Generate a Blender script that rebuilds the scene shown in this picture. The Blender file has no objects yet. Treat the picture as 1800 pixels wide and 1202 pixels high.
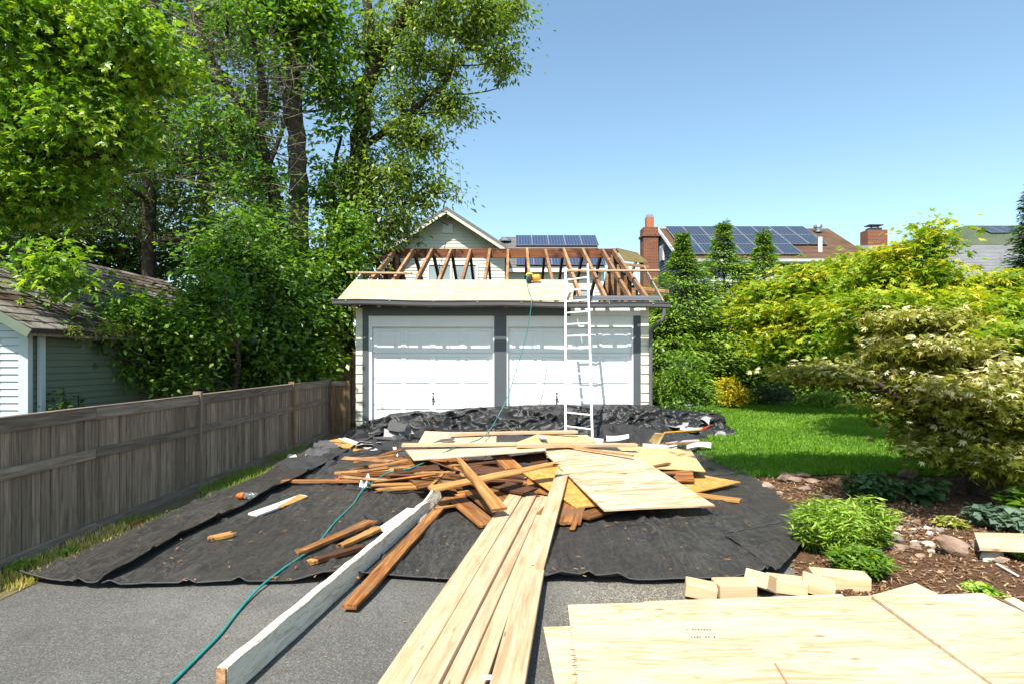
import bpy, math, random
import numpy as np
from mathutils import Vector, Matrix

# ------------------------------------------------------------------ camera, sky, sun, exposure
SC = bpy.context.scene
COL = SC.collection
R = math.radians
F, CX, HY, EYE = 1030.0, 900.0, 630.0, 1.6        # focal length in photo pixels, principal column, horizon row, eye height

cam = bpy.data.objects.new("camera", bpy.data.cameras.new("camera"))
COL.objects.link(cam)
cam.location = (0, 0, EYE)
cam.rotation_euler = (R(90), 0, 0)
cam.data.sensor_width = 36.0
cam.data.lens = 36.0 * F / 1800.0
cam.data.shift_y = (HY - 601.0) / 1800.0
cam.data.clip_start = 0.05
cam.data.clip_end = 2000.0
SC.camera = cam

SUN_EL, SUN_AZ = 56.0, 24.0                        # degrees above the horizon; degrees to the left of straight behind the camera
wd = bpy.data.worlds.new("World")
SC.world = wd
wd.use_nodes = True
wn = wd.node_tree
bg = wn.nodes["Background"]
sky = wn.nodes.new("ShaderNodeTexSky")
sky.sky_type = 'NISHITA'
sky.sun_disc = False
sky.sun_elevation = R(SUN_EL)
sky.sun_rotation = R(180 + SUN_AZ)
sky.altitude = 50
sky.air_density = 1.0
sky.dust_density = 1.0
sky.ozone_density = 0.45
tint = wn.nodes.new("ShaderNodeMix")            # the photograph's sky leans to cyan
tint.data_type = 'RGBA'; tint.blend_type = 'MULTIPLY'
tint.inputs[0].default_value = 1.0
tint.inputs[7].default_value = (.88, .985, .93, 1)
wn.links.new(sky.outputs[0], tint.inputs[6])
wn.links.new(tint.outputs[2], bg.inputs[0])
bg.inputs[1].default_value = 0.122

sl = bpy.data.lights.new("sun", 'SUN')
sl.energy = 4.3
sl.angle = R(0.5)
sl.color = (1.0, 0.95, 0.86)
sun = bpy.data.objects.new("sun", sl)
COL.objects.link(sun)
_d = Vector((math.sin(R(SUN_AZ)) * math.cos(R(SUN_EL)), math.cos(R(SUN_AZ)) * math.cos(R(SUN_EL)), -math.sin(R(SUN_EL))))
sun.rotation_euler = _d.to_track_quat('-Z', 'Y').to_euler()
sun.location = (-10, -20, 30)

SC.view_settings.view_transform = 'Standard'
SC.view_settings.look = 'None'
SC.view_settings.gamma = 1.0
SC.view_settings.exposure = 1.12
SC.view_settings.use_curve_mapping = False
SC.render.engine = 'CYCLES'
SC.cycles.max_bounces = 8
SC.cycles.diffuse_bounces = 3
SC.cycles.glossy_bounces = 3
SC.cycles.transmission_bounces = 5
SC.cycles.transparent_max_bounces = 6


# ------------------------------------------------------------------ geometry helpers
def W(px, py, z=0.0):
    """World point at height z that the photo shows at pixel (px, py)."""
    y = F * (EYE - z) / (py - HY)
    return Vector(((px - CX) * y / F, y, z))


def D(px, py, y):
    """World point at depth y that the photo shows at pixel (px, py)."""
    return Vector(((px - CX) * y / F, y, EYE - (py - HY) * y / F))


def rnd(a, b):
    return random.uniform(a, b)


class MB:
    def __init__(s):
        s.v, s.f = [], []

    def add(s, vs, fs):
        o = len(s.v)
        s.v += [tuple(x) for x in vs]
        s.f += [tuple(i + o for i in f) for f in fs]
        return s

    def box(s, x0, x1, y0, y1, z0, z1):
        return s.add([(x0, y0, z0), (x1, y0, z0), (x1, y1, z0), (x0, y1, z0), (x0, y0, z1), (x1, y0, z1), (x1, y1, z1), (x0, y1, z1)],
                     [(0, 3, 2, 1), (4, 5, 6, 7), (0, 1, 5, 4), (1, 2, 6, 5), (2, 3, 7, 6), (3, 0, 4, 7)])

    def hexa(s, b, t):
        """Solid between four bottom and four top points (both counterclockwise seen from the top)."""
        return s.add(list(b) + list(t), [(0, 3, 2, 1), (4, 5, 6, 7), (0, 1, 5, 4), (1, 2, 6, 5), (2, 3, 7, 6), (3, 0, 4, 7)])

    def bar(s, p0, p1, w, h, up=(0, 0, 1)):
        """Rectangular bar, w sideways and h along up, centred on the line."""
        p0, p1 = Vector(p0), Vector(p1)
        d = (p1 - p0).normalized()
        side = d.cross(Vector(up)).normalized()
        u = side.cross(d).normalized()
        a, b = side * w / 2, u * h / 2
        q = []
        for p in (p0, p1):
            q += [p - a - b, p + a - b, p + a + b, p - a + b]
        return s.add(q, [(0, 3, 2, 1), (4, 5, 6, 7), (0, 1, 5, 4), (1, 2, 6, 5), (2, 3, 7, 6), (3, 0, 4, 7)])

    def tube(s, pts, r, n=8, cap=True):
        pts = [Vector(p) for p in pts]
        rr = r if isinstance(r, (list, tuple)) else [r] * len(pts)
        prev = None
        rings = []
        for i, p in enumerate(pts):
            t = (pts[min(i + 1, len(pts) - 1)] - pts[max(i - 1, 0)])
            t = t.normalized() if t.length > 1e-9 else Vector((0, 0, 1))
            if prev is None:
                a = Vector((0, 0, 1)) if abs(t.z) < .9 else Vector((1, 0, 0))
                u = t.cross(a).normalized()
            else:
                u = (prev - t * prev.dot(t))
                u = u.normalized() if u.length > 1e-6 else t.orthogonal().normalized()
            prev = u
            w = t.cross(u)
            rings.append([p + (u * math.cos(2 * math.pi * k / n) + w * math.sin(2 * math.pi * k / n)) * rr[i] for k in range(n)])
        vs = [q for ring in rings for q in ring]
        fs = []
        for i in range(len(pts) - 1):
            for k in range(n):
                k2 = (k + 1) % n
                fs.append((i * n + k, i * n + k2, (i + 1) * n + k2, (i + 1) * n + k))
        if cap:
            fs.append(tuple(range(n - 1, -1, -1)))
            fs.append(tuple((len(pts) - 1) * n + k for k in range(n)))
        return s.add(vs, fs)

    def lathe(s, c, prof, n=16, axis=(0, 0, 1)):
        ax = Vector(axis).normalized()
        return s.tube([Vector(c) + ax * h for h, _ in prof], [max(r, 1e-4) for _, r in prof], n)

    def lap(s, A, B, Cc, Dd, n, proud, nrm=None):
        """Lapped courses (shingles, clapboards) on the quad A-B (bottom edge), Cc-Dd (top edge)."""
        A, B, Cc, Dd = map(Vector, (A, B, Cc, Dd))
        if nrm is None:
            nrm = (B - A).cross(Dd - A).normalized()
        nrm = Vector(nrm)
        for i in range(n):
            t0, t1 = i / n, (i + 1) / n
            l0, r0 = A.lerp(Dd, t0), B.lerp(Cc, t0)
            l1, r1 = A.lerp(Dd, t1), B.lerp(Cc, t1)
            s.add([l0 + nrm * proud, r0 + nrm * proud, r1 + nrm * proud * .15, l1 + nrm * proud * .15, l0, r0],
                  [(0, 1, 2, 3), (4, 5, 1, 0)])
        return s


ORIGIN = {}


def setp(o, label=None, cat=None, group=None, kind=None):
    if label: o["label"] = label
    if cat: o["category"] = cat
    if group: o["group"] = group
    if kind: o["kind"] = kind
    return o


def thing(name, label, cat, loc=(0, 0, 0), group=None):
    o = bpy.data.objects.new(name, None)
    COL.objects.link(o)
    o.location = loc
    o.empty_display_size = .1
    ORIGIN[o.name] = Vector(loc)
    return setp(o, label, cat, group)


def fast(name, verts, faces):
    """Mesh from numpy arrays; faces is (m, k), all with k corners."""
    me = bpy.data.meshes.new(name)
    verts = np.asarray(verts, dtype=np.float32)
    faces = np.asarray(faces, dtype=np.int32)
    m, k = faces.shape
    me.vertices.add(len(verts))
    me.vertices.foreach_set("co", verts.ravel())
    me.loops.add(m * k)
    me.loops.foreach_set("vertex_index", faces.ravel())
    me.polygons.add(m)
    me.polygons.foreach_set("loop_start", np.arange(m, dtype=np.int32) * k)
    try:
        me.polygons.foreach_set("loop_total", np.full(m, k, dtype=np.int32))
    except Exception:
        pass
    me.update(calc_edges=True)
    return me


def obj(name, mb, mat, parent=None, smooth=False, loc=None, kind=None):
    """Link a mesh given in world coordinates; under a parent it is moved into the parent's frame."""
    if loc is not None:
        o0 = Vector(loc)
    elif parent is not None:
        o0 = ORIGIN[parent.name]
    else:
        a = np.array(mb.v)
        o0 = Vector(((a[:, 0].min() + a[:, 0].max()) / 2, (a[:, 1].min() + a[:, 1].max()) / 2, a[:, 2].min()))
    me = bpy.data.meshes.new(name)
    me.from_pydata([(x - o0.x, y - o0.y, z - o0.z) for x, y, z in mb.v], [], mb.f)
    me.update()
    if mat is not None:
        me.materials.append(mat)
    if smooth:
        me.polygons.foreach_set("use_smooth", [True] * len(me.polygons))
    o = bpy.data.objects.new(name, me)
    COL.objects.link(o)
    if parent is not None:
        o.parent = parent
    else:
        o.location = o0
    ORIGIN[o.name] = o0
    if kind:
        o["kind"] = kind
    return o


def link_mesh(name, me, mat, parent=None, kind=None, loc=(0, 0, 0)):
    me.materials.append(mat)
    o = bpy.data.objects.new(name, me)
    COL.objects.link(o)
    o.parent = parent
    o.location = loc
    ORIGIN[o.name] = ORIGIN[parent.name] if parent is not None else Vector(loc)
    if kind:
        o["kind"] = kind
    return o


def bevel(o, w=.003, seg=1):
    m = o.modifiers.new("bevel", 'BEVEL')
    m.width = w
    m.segments = seg
    m.limit_method = 'ANGLE'
    return o


# smooth value noise for geometry
_rs = np.random.RandomState(5)
_G = _rs.rand(64, 64)


def vnoise(x, y):
    x = np.asarray(x, dtype=float); y = np.asarray(y, dtype=float)
    xi = np.floor(x).astype(int); yi = np.floor(y).astype(int)
    fx = x - xi; fy = y - yi
    fx = fx * fx * (3 - 2 * fx); fy = fy * fy * (3 - 2 * fy)
    g = lambda a, b: _G[a % 64, b % 64]
    return (g(xi, yi) * (1 - fx) + g(xi + 1, yi) * fx) * (1 - fy) + (g(xi, yi + 1) * (1 - fx) + g(xi + 1, yi + 1) * fx) * fy


def grid_mb(P):
    """Mesh builder from an (n, m, 3) array of points."""
    n, m, _ = P.shape
    mb = MB()
    mb.v = [tuple(p) for p in P.reshape(-1, 3)]
    mb.f = [(i * m + j, i * m + j + 1, (i + 1) * m + j + 1, (i + 1) * m + j) for i in range(n - 1) for j in range(m - 1)]
    return mb


def frame_matrix(o, xdir, zdir):
    x = Vector(xdir).normalized()
    z = Vector(zdir)
    z = (z - x * z.dot(x)).normalized()
    y = z.cross(x)
    return Matrix(((x.x, y.x, z.x, o.x), (x.y, y.y, z.y, o.y), (x.z, y.z, z.z, o.z), (0, 0, 0, 1)))


def local_obj(name, verts, faces, M, mat, label=None, cat=None, group=None, parent=None, smooth=False):
    """A mesh whose own x axis runs along the piece (so grain follows it), placed by matrix M (world)."""
    me = bpy.data.meshes.new(name)
    me.from_pydata([tuple(v) for v in verts], [], faces)
    me.update()
    if mat is not None:
        me.materials.append(mat)
    if smooth:
        me.polygons.foreach_set("use_smooth", [True] * len(me.polygons))
    o = bpy.data.objects.new(name, me)
    COL.objects.link(o)
    if parent is not None:
        o.parent = parent
        o.matrix_local = Matrix.Translation(-ORIGIN[parent.name]) @ M
    else:
        o.matrix_world = M
    ORIGIN[o.name] = ORIGIN[parent.name] if parent is not None else M.translation.copy()
    return setp(o, label, cat, group)


def plank_geo(L, w, t, nseg=6, bow=.0, jag0=0.0, jag1=0.0, ch=.003, taper0=1.0, taper1=1.0, twist=0.0):
    """Board along x from 0 to L, top face at z = 0. Chamfered edges, a little bow, ragged ends if asked."""
    prof = [(-w / 2 + ch, -t), (w / 2 - ch, -t), (w / 2, -t + ch), (w / 2, -ch), (w / 2 - ch, 0), (-w / 2 + ch, 0), (-w / 2, -ch), (-w / 2, -t + ch)]
    # extra points across the top and bottom so that ragged ends read as splinters
    nx = 4 if (jag0 or jag1) else 0
    if nx:
        ys = np.linspace(-w / 2 + ch, w / 2 - ch, nx + 2)
        prof = [(y, -t) for y in ys] + [(w / 2, -t + ch), (w / 2, -ch)] + [(y, 0) for y in ys[::-1]] + [(-w / 2, -ch), (-w / 2, -t + ch)]
    n = len(prof)
    vs, fs = [], []
    b1, b2, ph = rnd(-bow, bow), rnd(-bow, bow), rnd(0, 6)
    rg0 = [rnd(-.07, .07) * w for _ in range(nseg + 1)]
    rg1 = [rnd(-.07, .07) * w for _ in range(nseg + 1)]
    j0 = {}
    j1 = {}
    for y, z in prof:
        k = round(y, 4)
        j0.setdefault(k, rnd(0, jag0)); j1.setdefault(k, rnd(0, jag1))
    for i in range(nseg + 1):
        s = i / nseg
        x = s * L
        tp = taper0 + (taper1 - taper0) * s
        tw = twist * (s - .5)
        for y, z in prof:
            xx = x
            if i == 0: xx += j0[round(y, 4)]
            if i == nseg: xx -= j1[round(y, 4)]
            yy = y * tp + b1 * math.sin(s * 3.14) + ((rg0[i] if y < 0 else rg1[i]) if (jag0 or jag1) and abs(y) > w * .3 else 0)
            zz = z + b2 * math.sin(s * 3.14)
            vs.append((xx, yy * math.cos(tw) - zz * math.sin(tw), zz * math.cos(tw) + yy * math.sin(tw)))
    for i in range(nseg):
        for k in range(n):
            k2 = (k + 1) % n
            fs.append((i * n + k, i * n + k2, (i + 1) * n + k2, (i + 1) * n + k))
    fs.append(tuple(range(n - 1, -1, -1)))
    fs.append(tuple(nseg * n + k for k in range(n)))
    return vs, fs


def plank(name, label, p0, p1, w, t, mat, cat="board", group=None, roll=0.0, parent=None, **kw):
    """Board whose top face's centre line runs from p0 to p1."""
    p0, p1 = Vector(p0), Vector(p1)
    d = p1 - p0
    up = Vector((0, 0, 1)) if abs(d.normalized().z) < .95 else Vector((0, -1, 0))
    if parent is not None: cat = None
    M = frame_matrix(p0, d, up) @ Matrix.Rotation(roll, 4, 'X')
    vs, fs = plank_geo(d.length, w, t, **kw)
    return local_obj(name, vs, fs, M, mat, label, cat, group, parent)


def sheet(name, label, c, t, mat, cat="plywood sheet", group=None, warp=.006, parent=None, n=6):
    """Sheet whose top face has the four corners c; its own x axis runs along c[0] -> c[1]."""
    if parent is not None: cat = None
    c = [Vector(p) for p in c]
    o = sum(c, Vector()) / 4
    nz = (c[1] - c[0]).cross(c[3] - c[0])
    if nz.z < 0: nz = -nz
    M = frame_matrix(o, c[1] - c[0], nz)
    Mi = M.inverted()
    lc = [Mi @ p for p in c]
    vs, fs = [], []
    w1, w2 = rnd(-warp, warp), rnd(-warp, warp)
    for zoff in (0, -t):
        for i in range(n + 1):
            for j in range(n + 1):
                a, b = i / n, j / n
                p = lc[0].lerp(lc[1], a).lerp(lc[3].lerp(lc[2], a), b)
                p = p + Vector((0, 0, zoff + w1 * math.sin(3.14 * a) * 2 + w2 * math.sin(3.14 * b) * 2 + 4 * w1 * (a - .5) * (b - .5)))
                vs.append(p)
    N = (n + 1) ** 2
    ix = lambda i, j, k: k * N + i * (n + 1) + j
    for i in range(n):
        for j in range(n):
            fs.append((ix(i, j, 0), ix(i + 1, j, 0), ix(i + 1, j + 1, 0), ix(i, j + 1, 0)))
            fs.append((ix(i, j, 1), ix(i, j + 1, 1), ix(i + 1, j + 1, 1), ix(i + 1, j, 1)))
        fs.append((ix(i, 0, 0), ix(i, 0, 1), ix(i + 1, 0, 1), ix(i + 1, 0, 0)))
        fs.append((ix(i, n, 0), ix(i + 1, n, 0), ix(i + 1, n, 1), ix(i, n, 1)))
        fs.append((ix(0, i, 0), ix(0, i + 1, 0), ix(0, i + 1, 1), ix(0, i, 1)))
        fs.append((ix(n, i, 0), ix(n, i, 1), ix(n, i + 1, 1), ix(n, i + 1, 0)))
    return local_obj(name, vs, fs, M, mat, label, cat, group, parent)


# ------------------------------------------------------------------ materials
class NT:
    def __init__(s, name, rough=.8, spec=.3):
        s.m = bpy.data.materials.new(name)
        s.m.use_nodes = True
        s.t = s.m.node_tree
        s.b = s.t.nodes["Principled BSDF"]
        s.out = s.t.nodes["Material Output"]
        s.b.inputs["Roughness"].default_value = rough
        s.b.inputs["Specular IOR Level"].default_value = spec

    def n(s, ty, **kw):
        nd = s.t.nodes.new(ty)
        for k, v in kw.items():
            setattr(nd, k, v)
        return nd

    def put(s, sock, v):
        if hasattr(v, "is_output"):
            s.t.links.new(v, sock)
        elif isinstance(v, (tuple, list)) and len(v) == 3 and sock.type == 'RGBA':
            sock.default_value = (*v, 1)
        else:
            sock.default_value = v

    def co(s, kind="Object", scale=(1, 1, 1), rot=(0, 0, 0), offrand=False):
        c = s.n("ShaderNodeTexCoord").outputs[kind]
        if offrand:
            oi = s.n("ShaderNodeObjectInfo").outputs["Random"]
            mu = s.n("ShaderNodeMath", operation='MULTIPLY'); s.put(mu.inputs[0], oi); mu.inputs[1].default_value = 37.0
            ad = s.n("ShaderNodeVectorMath", operation='ADD'); s.put(ad.inputs[0], c); s.put(ad.inputs[1], mu.outputs[0])
            c = ad.outputs[0]
        m = s.n("ShaderNodeMapping")
        s.put(m.inputs["Vector"], c)
        m.inputs["Scale"].default_value = scale
        m.inputs["Rotation"].default_value = rot
        return m.outputs[0]

    def noise(s, v, scale, detail=4, rough=.55, dist=0.0, out=0):
        nd = s.n("ShaderNodeTexNoise")
        s.put(nd.inputs["Vector"], v)
        nd.inputs["Scale"].default_value = scale; nd.inputs["Detail"].default_value = detail
        nd.inputs["Roughness"].default_value = rough; nd.inputs["Distortion"].default_value = dist
        return nd.outputs[out]

    def vor(s, v, scale, feature='F1', out=0, rand=1.0):
        nd = s.n("ShaderNodeTexVoronoi", feature=feature)
        s.put(nd.inputs["Vector"], v)
        nd.inputs["Scale"].default_value = scale
        nd.inputs["Randomness"].default_value = rand
        return nd.outputs[out]

    def wave(s, v, scale, dist=5, detail=3, dscale=1.0, dirn='Y', typ='BANDS'):
        nd = s.n("ShaderNodeTexWave", wave_type=typ)
        if typ == 'BANDS': nd.bands_direction = dirn
        s.put(nd.inputs["Vector"], v)
        nd.inputs["Scale"].default_value = scale; nd.inputs["Distortion"].default_value = dist
        nd.inputs["Detail"].default_value = detail; nd.inputs["Detail Scale"].default_value = dscale
        return nd.outputs[1]

    def ramp(s, fac, stops, interp='LINEAR'):
        nd = s.n("ShaderNodeValToRGB")
        cr = nd.color_ramp
        cr.interpolation = interp
        while len(cr.elements) < len(stops): cr.elements.new(.5)
        for e, (p, c) in zip(cr.elements, stops):
            e.position = p
            e.color = (*c, 1) if isinstance(c, (tuple, list)) else (c, c, c, 1)
        s.put(nd.inputs[0], fac)
        return nd.outputs[0]

    def mix(s, fac, a, b, mode='MIX'):
        nd = s.n("ShaderNodeMix", data_type='RGBA', blend_type=mode)
        s.put(nd.inputs[0], fac); s.put(nd.inputs[6], a); s.put(nd.inputs[7], b)
        return nd.outputs[2]

    def math(s, op, a, b=0.0):
        nd = s.n("ShaderNodeMath", operation=op)
        s.put(nd.inputs[0], a); s.put(nd.inputs[1], b)
        return nd.outputs[0]

    def rand(s):
        return s.n("ShaderNodeObjectInfo").outputs["Random"]

    def vary(s, col, amt=.25):
        """Each object a little lighter or darker."""
        r = s.rand()
        v = s.math('MULTIPLY_ADD', r, amt)
        s.t.nodes[-1].inputs[2].default_value = 1 - amt / 2
        h = s.n("ShaderNodeHueSaturation")
        s.put(h.inputs["Value"], v); s.put(h.inputs["Color"], col)
        return h.outputs[0]

    def bump(s, h, strength=.3, dist=.01):
        nd = s.n("ShaderNodeBump")
        nd.inputs["Strength"].default_value = strength; nd.inputs["Distance"].default_value = dist
        s.put(nd.inputs["Height"], h)
        s.put(s.b.inputs["Normal"], nd.outputs[0])
        return s

    def col(s, c):
        s.put(s.b.inputs["Base Color"], c)
        return s

    def rough(s, c):
        s.put(s.b.inputs["Roughness"], c)
        return s


def wood(name, dark, mid, light, grain=1.0, vary=.25, rough=.75, knots=.0, stain=None, bumps=.25, axis='X'):
    m = NT(name, rough, .25)
    v = m.co(scale=(1, 1, 1), offrand=True)
    vs = m.co(scale=(1.2, 16, 16) if axis == 'X' else (16, 16, 1.2), offrand=True)
    fine = m.noise(m.co(scale=(4, 110, 110) if axis == 'X' else (110, 110, 4), offrand=True), 1.0, 3, .6)
    g = m.noise(vs, 1.6 * grain, 5, .62, .6)
    c = m.ramp(g, [(.28, dark), (.5, mid), (.72, light)])
    c = m.mix(m.math('MULTIPLY', fine, .35), c, dark, 'MULTIPLY')
    if knots:
        k = m.vor(m.co(scale=(1.6, 9, 2) if axis == 'X' else (9, 9, 1.6), offrand=True), 1.3)
        kf = m.ramp(k, [(.03, 1.0), (.10, 0.0)])
        c = m.mix(m.math('MULTIPLY', kf, knots), c, tuple(x * .38 for x in dark))
    if stain:
        st = m.ramp(m.noise(v, 2.3, 5, .65), [(.48, 0.0), (.62, 1.0)])
        c = m.mix(st, c, stain)
    c = m.vary(c, vary)
    m.col(c)
    m.bump(m.math('ADD', g, fine), bumps, .004)
    return m.m


def plain(name, c, rough=.6, spec=.4, metal=0.0, var=.12, scale=6.0, dirt=None, bump=0.0, bscale=60):
    m = NT(name, rough, spec)
    m.b.inputs["Metallic"].default_value = metal
    v = m.co()
    nz = m.noise(v, scale, 5, .6)
    cc = m.ramp(nz, [(.25, tuple(x * (1 - var) for x in c)), (.75, tuple(min(1, x * (1 + var)) for x in c))])
    if dirt:
        d = m.ramp(m.noise(v, scale * .6, 6, .7), [(.52, 0.0), (.75, 1.0)])
        cc = m.mix(d, cc, dirt)
    m.col(cc)
    if bump:
        m.bump(m.noise(v, bscale, 4, .6), bump, .006)
    return m.m


def leafmat(name, stops, trans=.52, gloss=.14, tint=(1.15, 1.25, .55)):
    m = NT(name, .5, .3)
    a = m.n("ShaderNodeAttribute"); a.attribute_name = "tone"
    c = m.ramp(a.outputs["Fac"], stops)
    d = m.n("ShaderNodeBsdfDiffuse"); m.put(d.inputs["Color"], c)
    tr = m.n("ShaderNodeBsdfTranslucent"); m.put(tr.inputs["Color"], m.mix(1.0, c, tint, 'MULTIPLY'))
    g = m.n("ShaderNodeBsdfGlossy"); g.inputs["Roughness"].default_value = .42; g.inputs["Color"].default_value = (1, 1, 1, 1)
    x = m.n("ShaderNodeMixShader"); x.inputs[0].default_value = trans
    m.t.links.new(d.outputs[0], x.inputs[1]); m.t.links.new(tr.outputs[0], x.inputs[2])
    fr = m.n("ShaderNodeLayerWeight"); fr.inputs[0].default_value = .25
    y = m.n("ShaderNodeMixShader")
    m.put(y.inputs[0], m.math('MULTIPLY', m.math('ADD', fr.outputs["Facing"], .12), gloss))
    m.t.links.new(x.outputs[0], y.inputs[1]); m.t.links.new(g.outputs[0], y.inputs[2])
    m.t.links.new(y.outputs[0], m.out.inputs[0])
    return m.m

# ------------------------------------------------------------------ the materials
M = {}
M['new'] = wood("fresh_pine", (.36, .225, .115), (.53, .375, .235), (.61, .47, .335), .9, .16, .7, .8)
M['brown'] = wood("old_brown_board", (.075, .024, .007), (.25, .098, .027), (.48, .235, .072), 1.3, .8, .8, .3, stain=(.17, .085, .04))
M['amber'] = wood("amber_board", (.20, .085, .02), (.42, .215, .065), (.58, .36, .14), 1.2, .4, .75, .5)
M['dark'] = wood("dark_roof_board", (.035, .017, .010), (.085, .036, .018), (.16, .070, .032), 1.3, .5, .85, .2)
M['rafter'] = wood("rafter_wood", (.16, .08, .038), (.36, .20, .10), (.52, .34, .185), 1.2, .4, .8, .2, stain=(.19, .09, .045))
M['ridge'] = wood("ridge_wood", (.09, .028, .012), (.20, .070, .028), (.30, .125, .05), 1.0, .2, .8, 0, stain=(.045, .016, .008))
M['fence'] = wood("weathered_fence", (.11, .083, .060), (.24, .185, .14), (.36, .29, .23), 1.4, .55, .9, .5, bumps=.5)
M['fence_v'] = wood("weathered_picket", (.125, .087, .060), (.27, .20, .142), (.40, .315, .235), 1.4, .6, .9, .5, bumps=.5, axis='Z')
M['black_brown'] = wood("black_brown_board", (.014, .008, .006), (.034, .017, .011), (.065, .034, .02), 1.3, .5, .9, 0, axis='Z')  # near-black brown, darker than the front rafters
M['olive_osb'] = plain("shaded_underside", (.13, .10, .035), .85, .2, var=.3)  # dull olive: shade on the underside put into the colour
M['fence_warm'] = wood("browner_fence", (.10, .06, .032), (.20, .125, .066), (.31, .20, .11), 1.3, .4, .9, .5, axis='Z')
M['block_end'] = wood("cut_block", (.50, .32, .17), (.62, .44, .26), (.70, .54, .35), .9, .2, .75)


def mk_ply(name, con=0.0):
    m = NT(name, .7, .22)
    v = m.co(scale=(1, 1, 1), offrand=True)
    w = m.noise(m.co(scale=(.55, 5.5, 1), offrand=True), 1.5, 3, .5, 1.6)
    w = m.math('FRACT', m.math('MULTIPLY', w, 5.0))
    g = m.noise(m.co(scale=(2.5, 55, 10), offrand=True), 1.0, 4, .6)
    p = m.noise(m.co(scale=(.9, 3.2, 1), offrand=True), 1.6, 4, .6)
    c = m.ramp(w, [(.0, (.42 - con * .06, .275 - con * .10, .135 - con * .06)), (.22 + con * .2, (.53, .395, .265)), (.8, (.60, .475, .35)), (1, (.47 - con * .04, .34 - con * .06, .19 - con * .05))])
    c = m.mix(m.math('MULTIPLY', g, .35), c, (.62, .42, .21), 'MULTIPLY')
    c = m.mix(m.ramp(p, [(.45, 0.0), (.75, .6)]), c, (.63, .545, .41))
    sm = m.ramp(m.noise(m.co(offrand=True), 2.1, 6, .7), [(.50, 0.0), (.72, .38)])
    c = m.mix(sm, c, (.42, .30, .17))
    k = m.vor(m.co(scale=(2.2, 5.5, 3), offrand=True), 1.1)
    c = m.mix(m.ramp(k, [(.05, .9), (.11, 0.0)]), c, (.26, .135, .05))
    c = m.vary(c, .12)
    m.col(c)
    m.bump(g, .12, .003)
    return m.m


def mk_osb(name, lo, mid, hi):
    m = NT(name, .75, .25)
    n1 = m.vor(m.co(scale=(9, 30, 9), rot=(0, 0, .3), offrand=True), 2.0, out=1)
    n2 = m.vor(m.co(scale=(26, 9, 9), rot=(0, 0, -.2), offrand=True), 2.2, out=1)
    a = m.n("ShaderNodeSeparateColor"); m.put(a.inputs[0], n1)
    b = m.n("ShaderNodeSeparateColor"); m.put(b.inputs[0], n2)
    f = m.math('MULTIPLY_ADD', a.outputs[0], .5); m.t.nodes[-1].inputs[2].default_value = 0
    f = m.math('ADD', f, m.math('MULTIPLY', b.outputs[1], .5))
    f = m.math('ADD', m.math('MULTIPLY', f, .7), m.math('MULTIPLY', m.noise(m.co(offrand=True), 3, 4), .3))
    m.col(m.vary(m.ramp(f, [(.2, lo), (.5, mid), (.8, hi)]), .15))
    m.bump(f, .25, .004)
    return m.m


M['ply'] = mk_ply('plywood')
M['ply_grain'] = mk_ply('cathedral_plywood', 1.0)
M['osb'] = mk_osb("pale_strand_board", (.44, .27, .10), (.55, .375, .175), (.64, .48, .26))
M['osb_amber'] = mk_osb("amber_strand_board", (.30, .14, .026), (.45, .235, .055), (.56, .34, .11))


def mk_asphalt():
    m = NT("asphalt", .9, .25)
    v = m.co()
    big = m.noise(v, .7, 5, .6)
    sp = m.noise(v, 120, 3, .75)
    st = m.vor(v, 210)
    c = m.ramp(big, [(.3, (.088, .085, .076)), (.5, (.113, .109, .098)), (.7, (.163, .157, .141))])
    c = m.mix(m.ramp(sp, [(.35, .75), (.5, 0.0)]), c, (.028, .028, .028))
    c = m.mix(m.ramp(sp, [(.56, 0.0), (.66, .7)]), c, (.30, .29, .27))
    c = m.mix(m.ramp(m.noise(v, 1.9, 6, .72), [(.52, 0.0), (.70, .45)]), c, (.055, .053, .05))
    # sawdust spilled round the saw bench
    pos = m.n("ShaderNodeTexCoord").outputs["Object"]
    vm = m.n("ShaderNodeVectorMath", operation='DISTANCE')
    m.put(vm.inputs[0], pos); vm.inputs[1].default_value = (1.0, 3.75, 0)
    nearf = m.ramp(vm.outputs["Value"], [(.25, 1.0), (.95, 0.0)])
    m.t.nodes[-1].color_ramp.elements[0].position = .0
    dust = m.ramp(m.noise(v, 120, 2, .6), [(.50, 0.0), (.62, 1.0)])
    c = m.mix(m.math('MULTIPLY', m.math('MULTIPLY', nearf, dust), .8), c, (.50, .42, .27))
    m.col(c)
    m.bump(m.math('ADD', sp, st), .5, .006)
    return m.m


M['asphalt'] = mk_asphalt()


def mk_soil(name, stops, scale=9, bump=.8):
    m = NT(name, .95, .15)
    v = m.co()
    n = m.noise(v, scale, 8, .7)
    f = m.noise(v, scale * 9, 4, .7)
    m.col(m.ramp(m.math('ADD', m.math('MULTIPLY', n, .6), m.math('MULTIPLY', f, .4)), stops))
    m.bump(m.math('ADD', n, f), bump, .02)
    return m.m


M['ground'] = mk_soil("earth", [(.3, (.03, .04, .014)), (.55, (.06, .065, .028)), (.75, (.10, .085, .05))])
M['lawn'] = mk_soil("turf_soil", [(.3, (.020, .045, .008)), (.55, (.035, .085, .012)), (.75, (.07, .11, .025))])
M['mulch'] = mk_soil("bark_mulch_soil", [(.3, (.05, .025, .014)), (.5, (.12, .065, .036)), (.72, (.22, .135, .08))], 14)
M['verge'] = mk_soil("dry_verge", [(.3, (.07, .06, .025)), (.5, (.17, .14, .07)), (.75, (.27, .22, .12))], 11)


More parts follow.
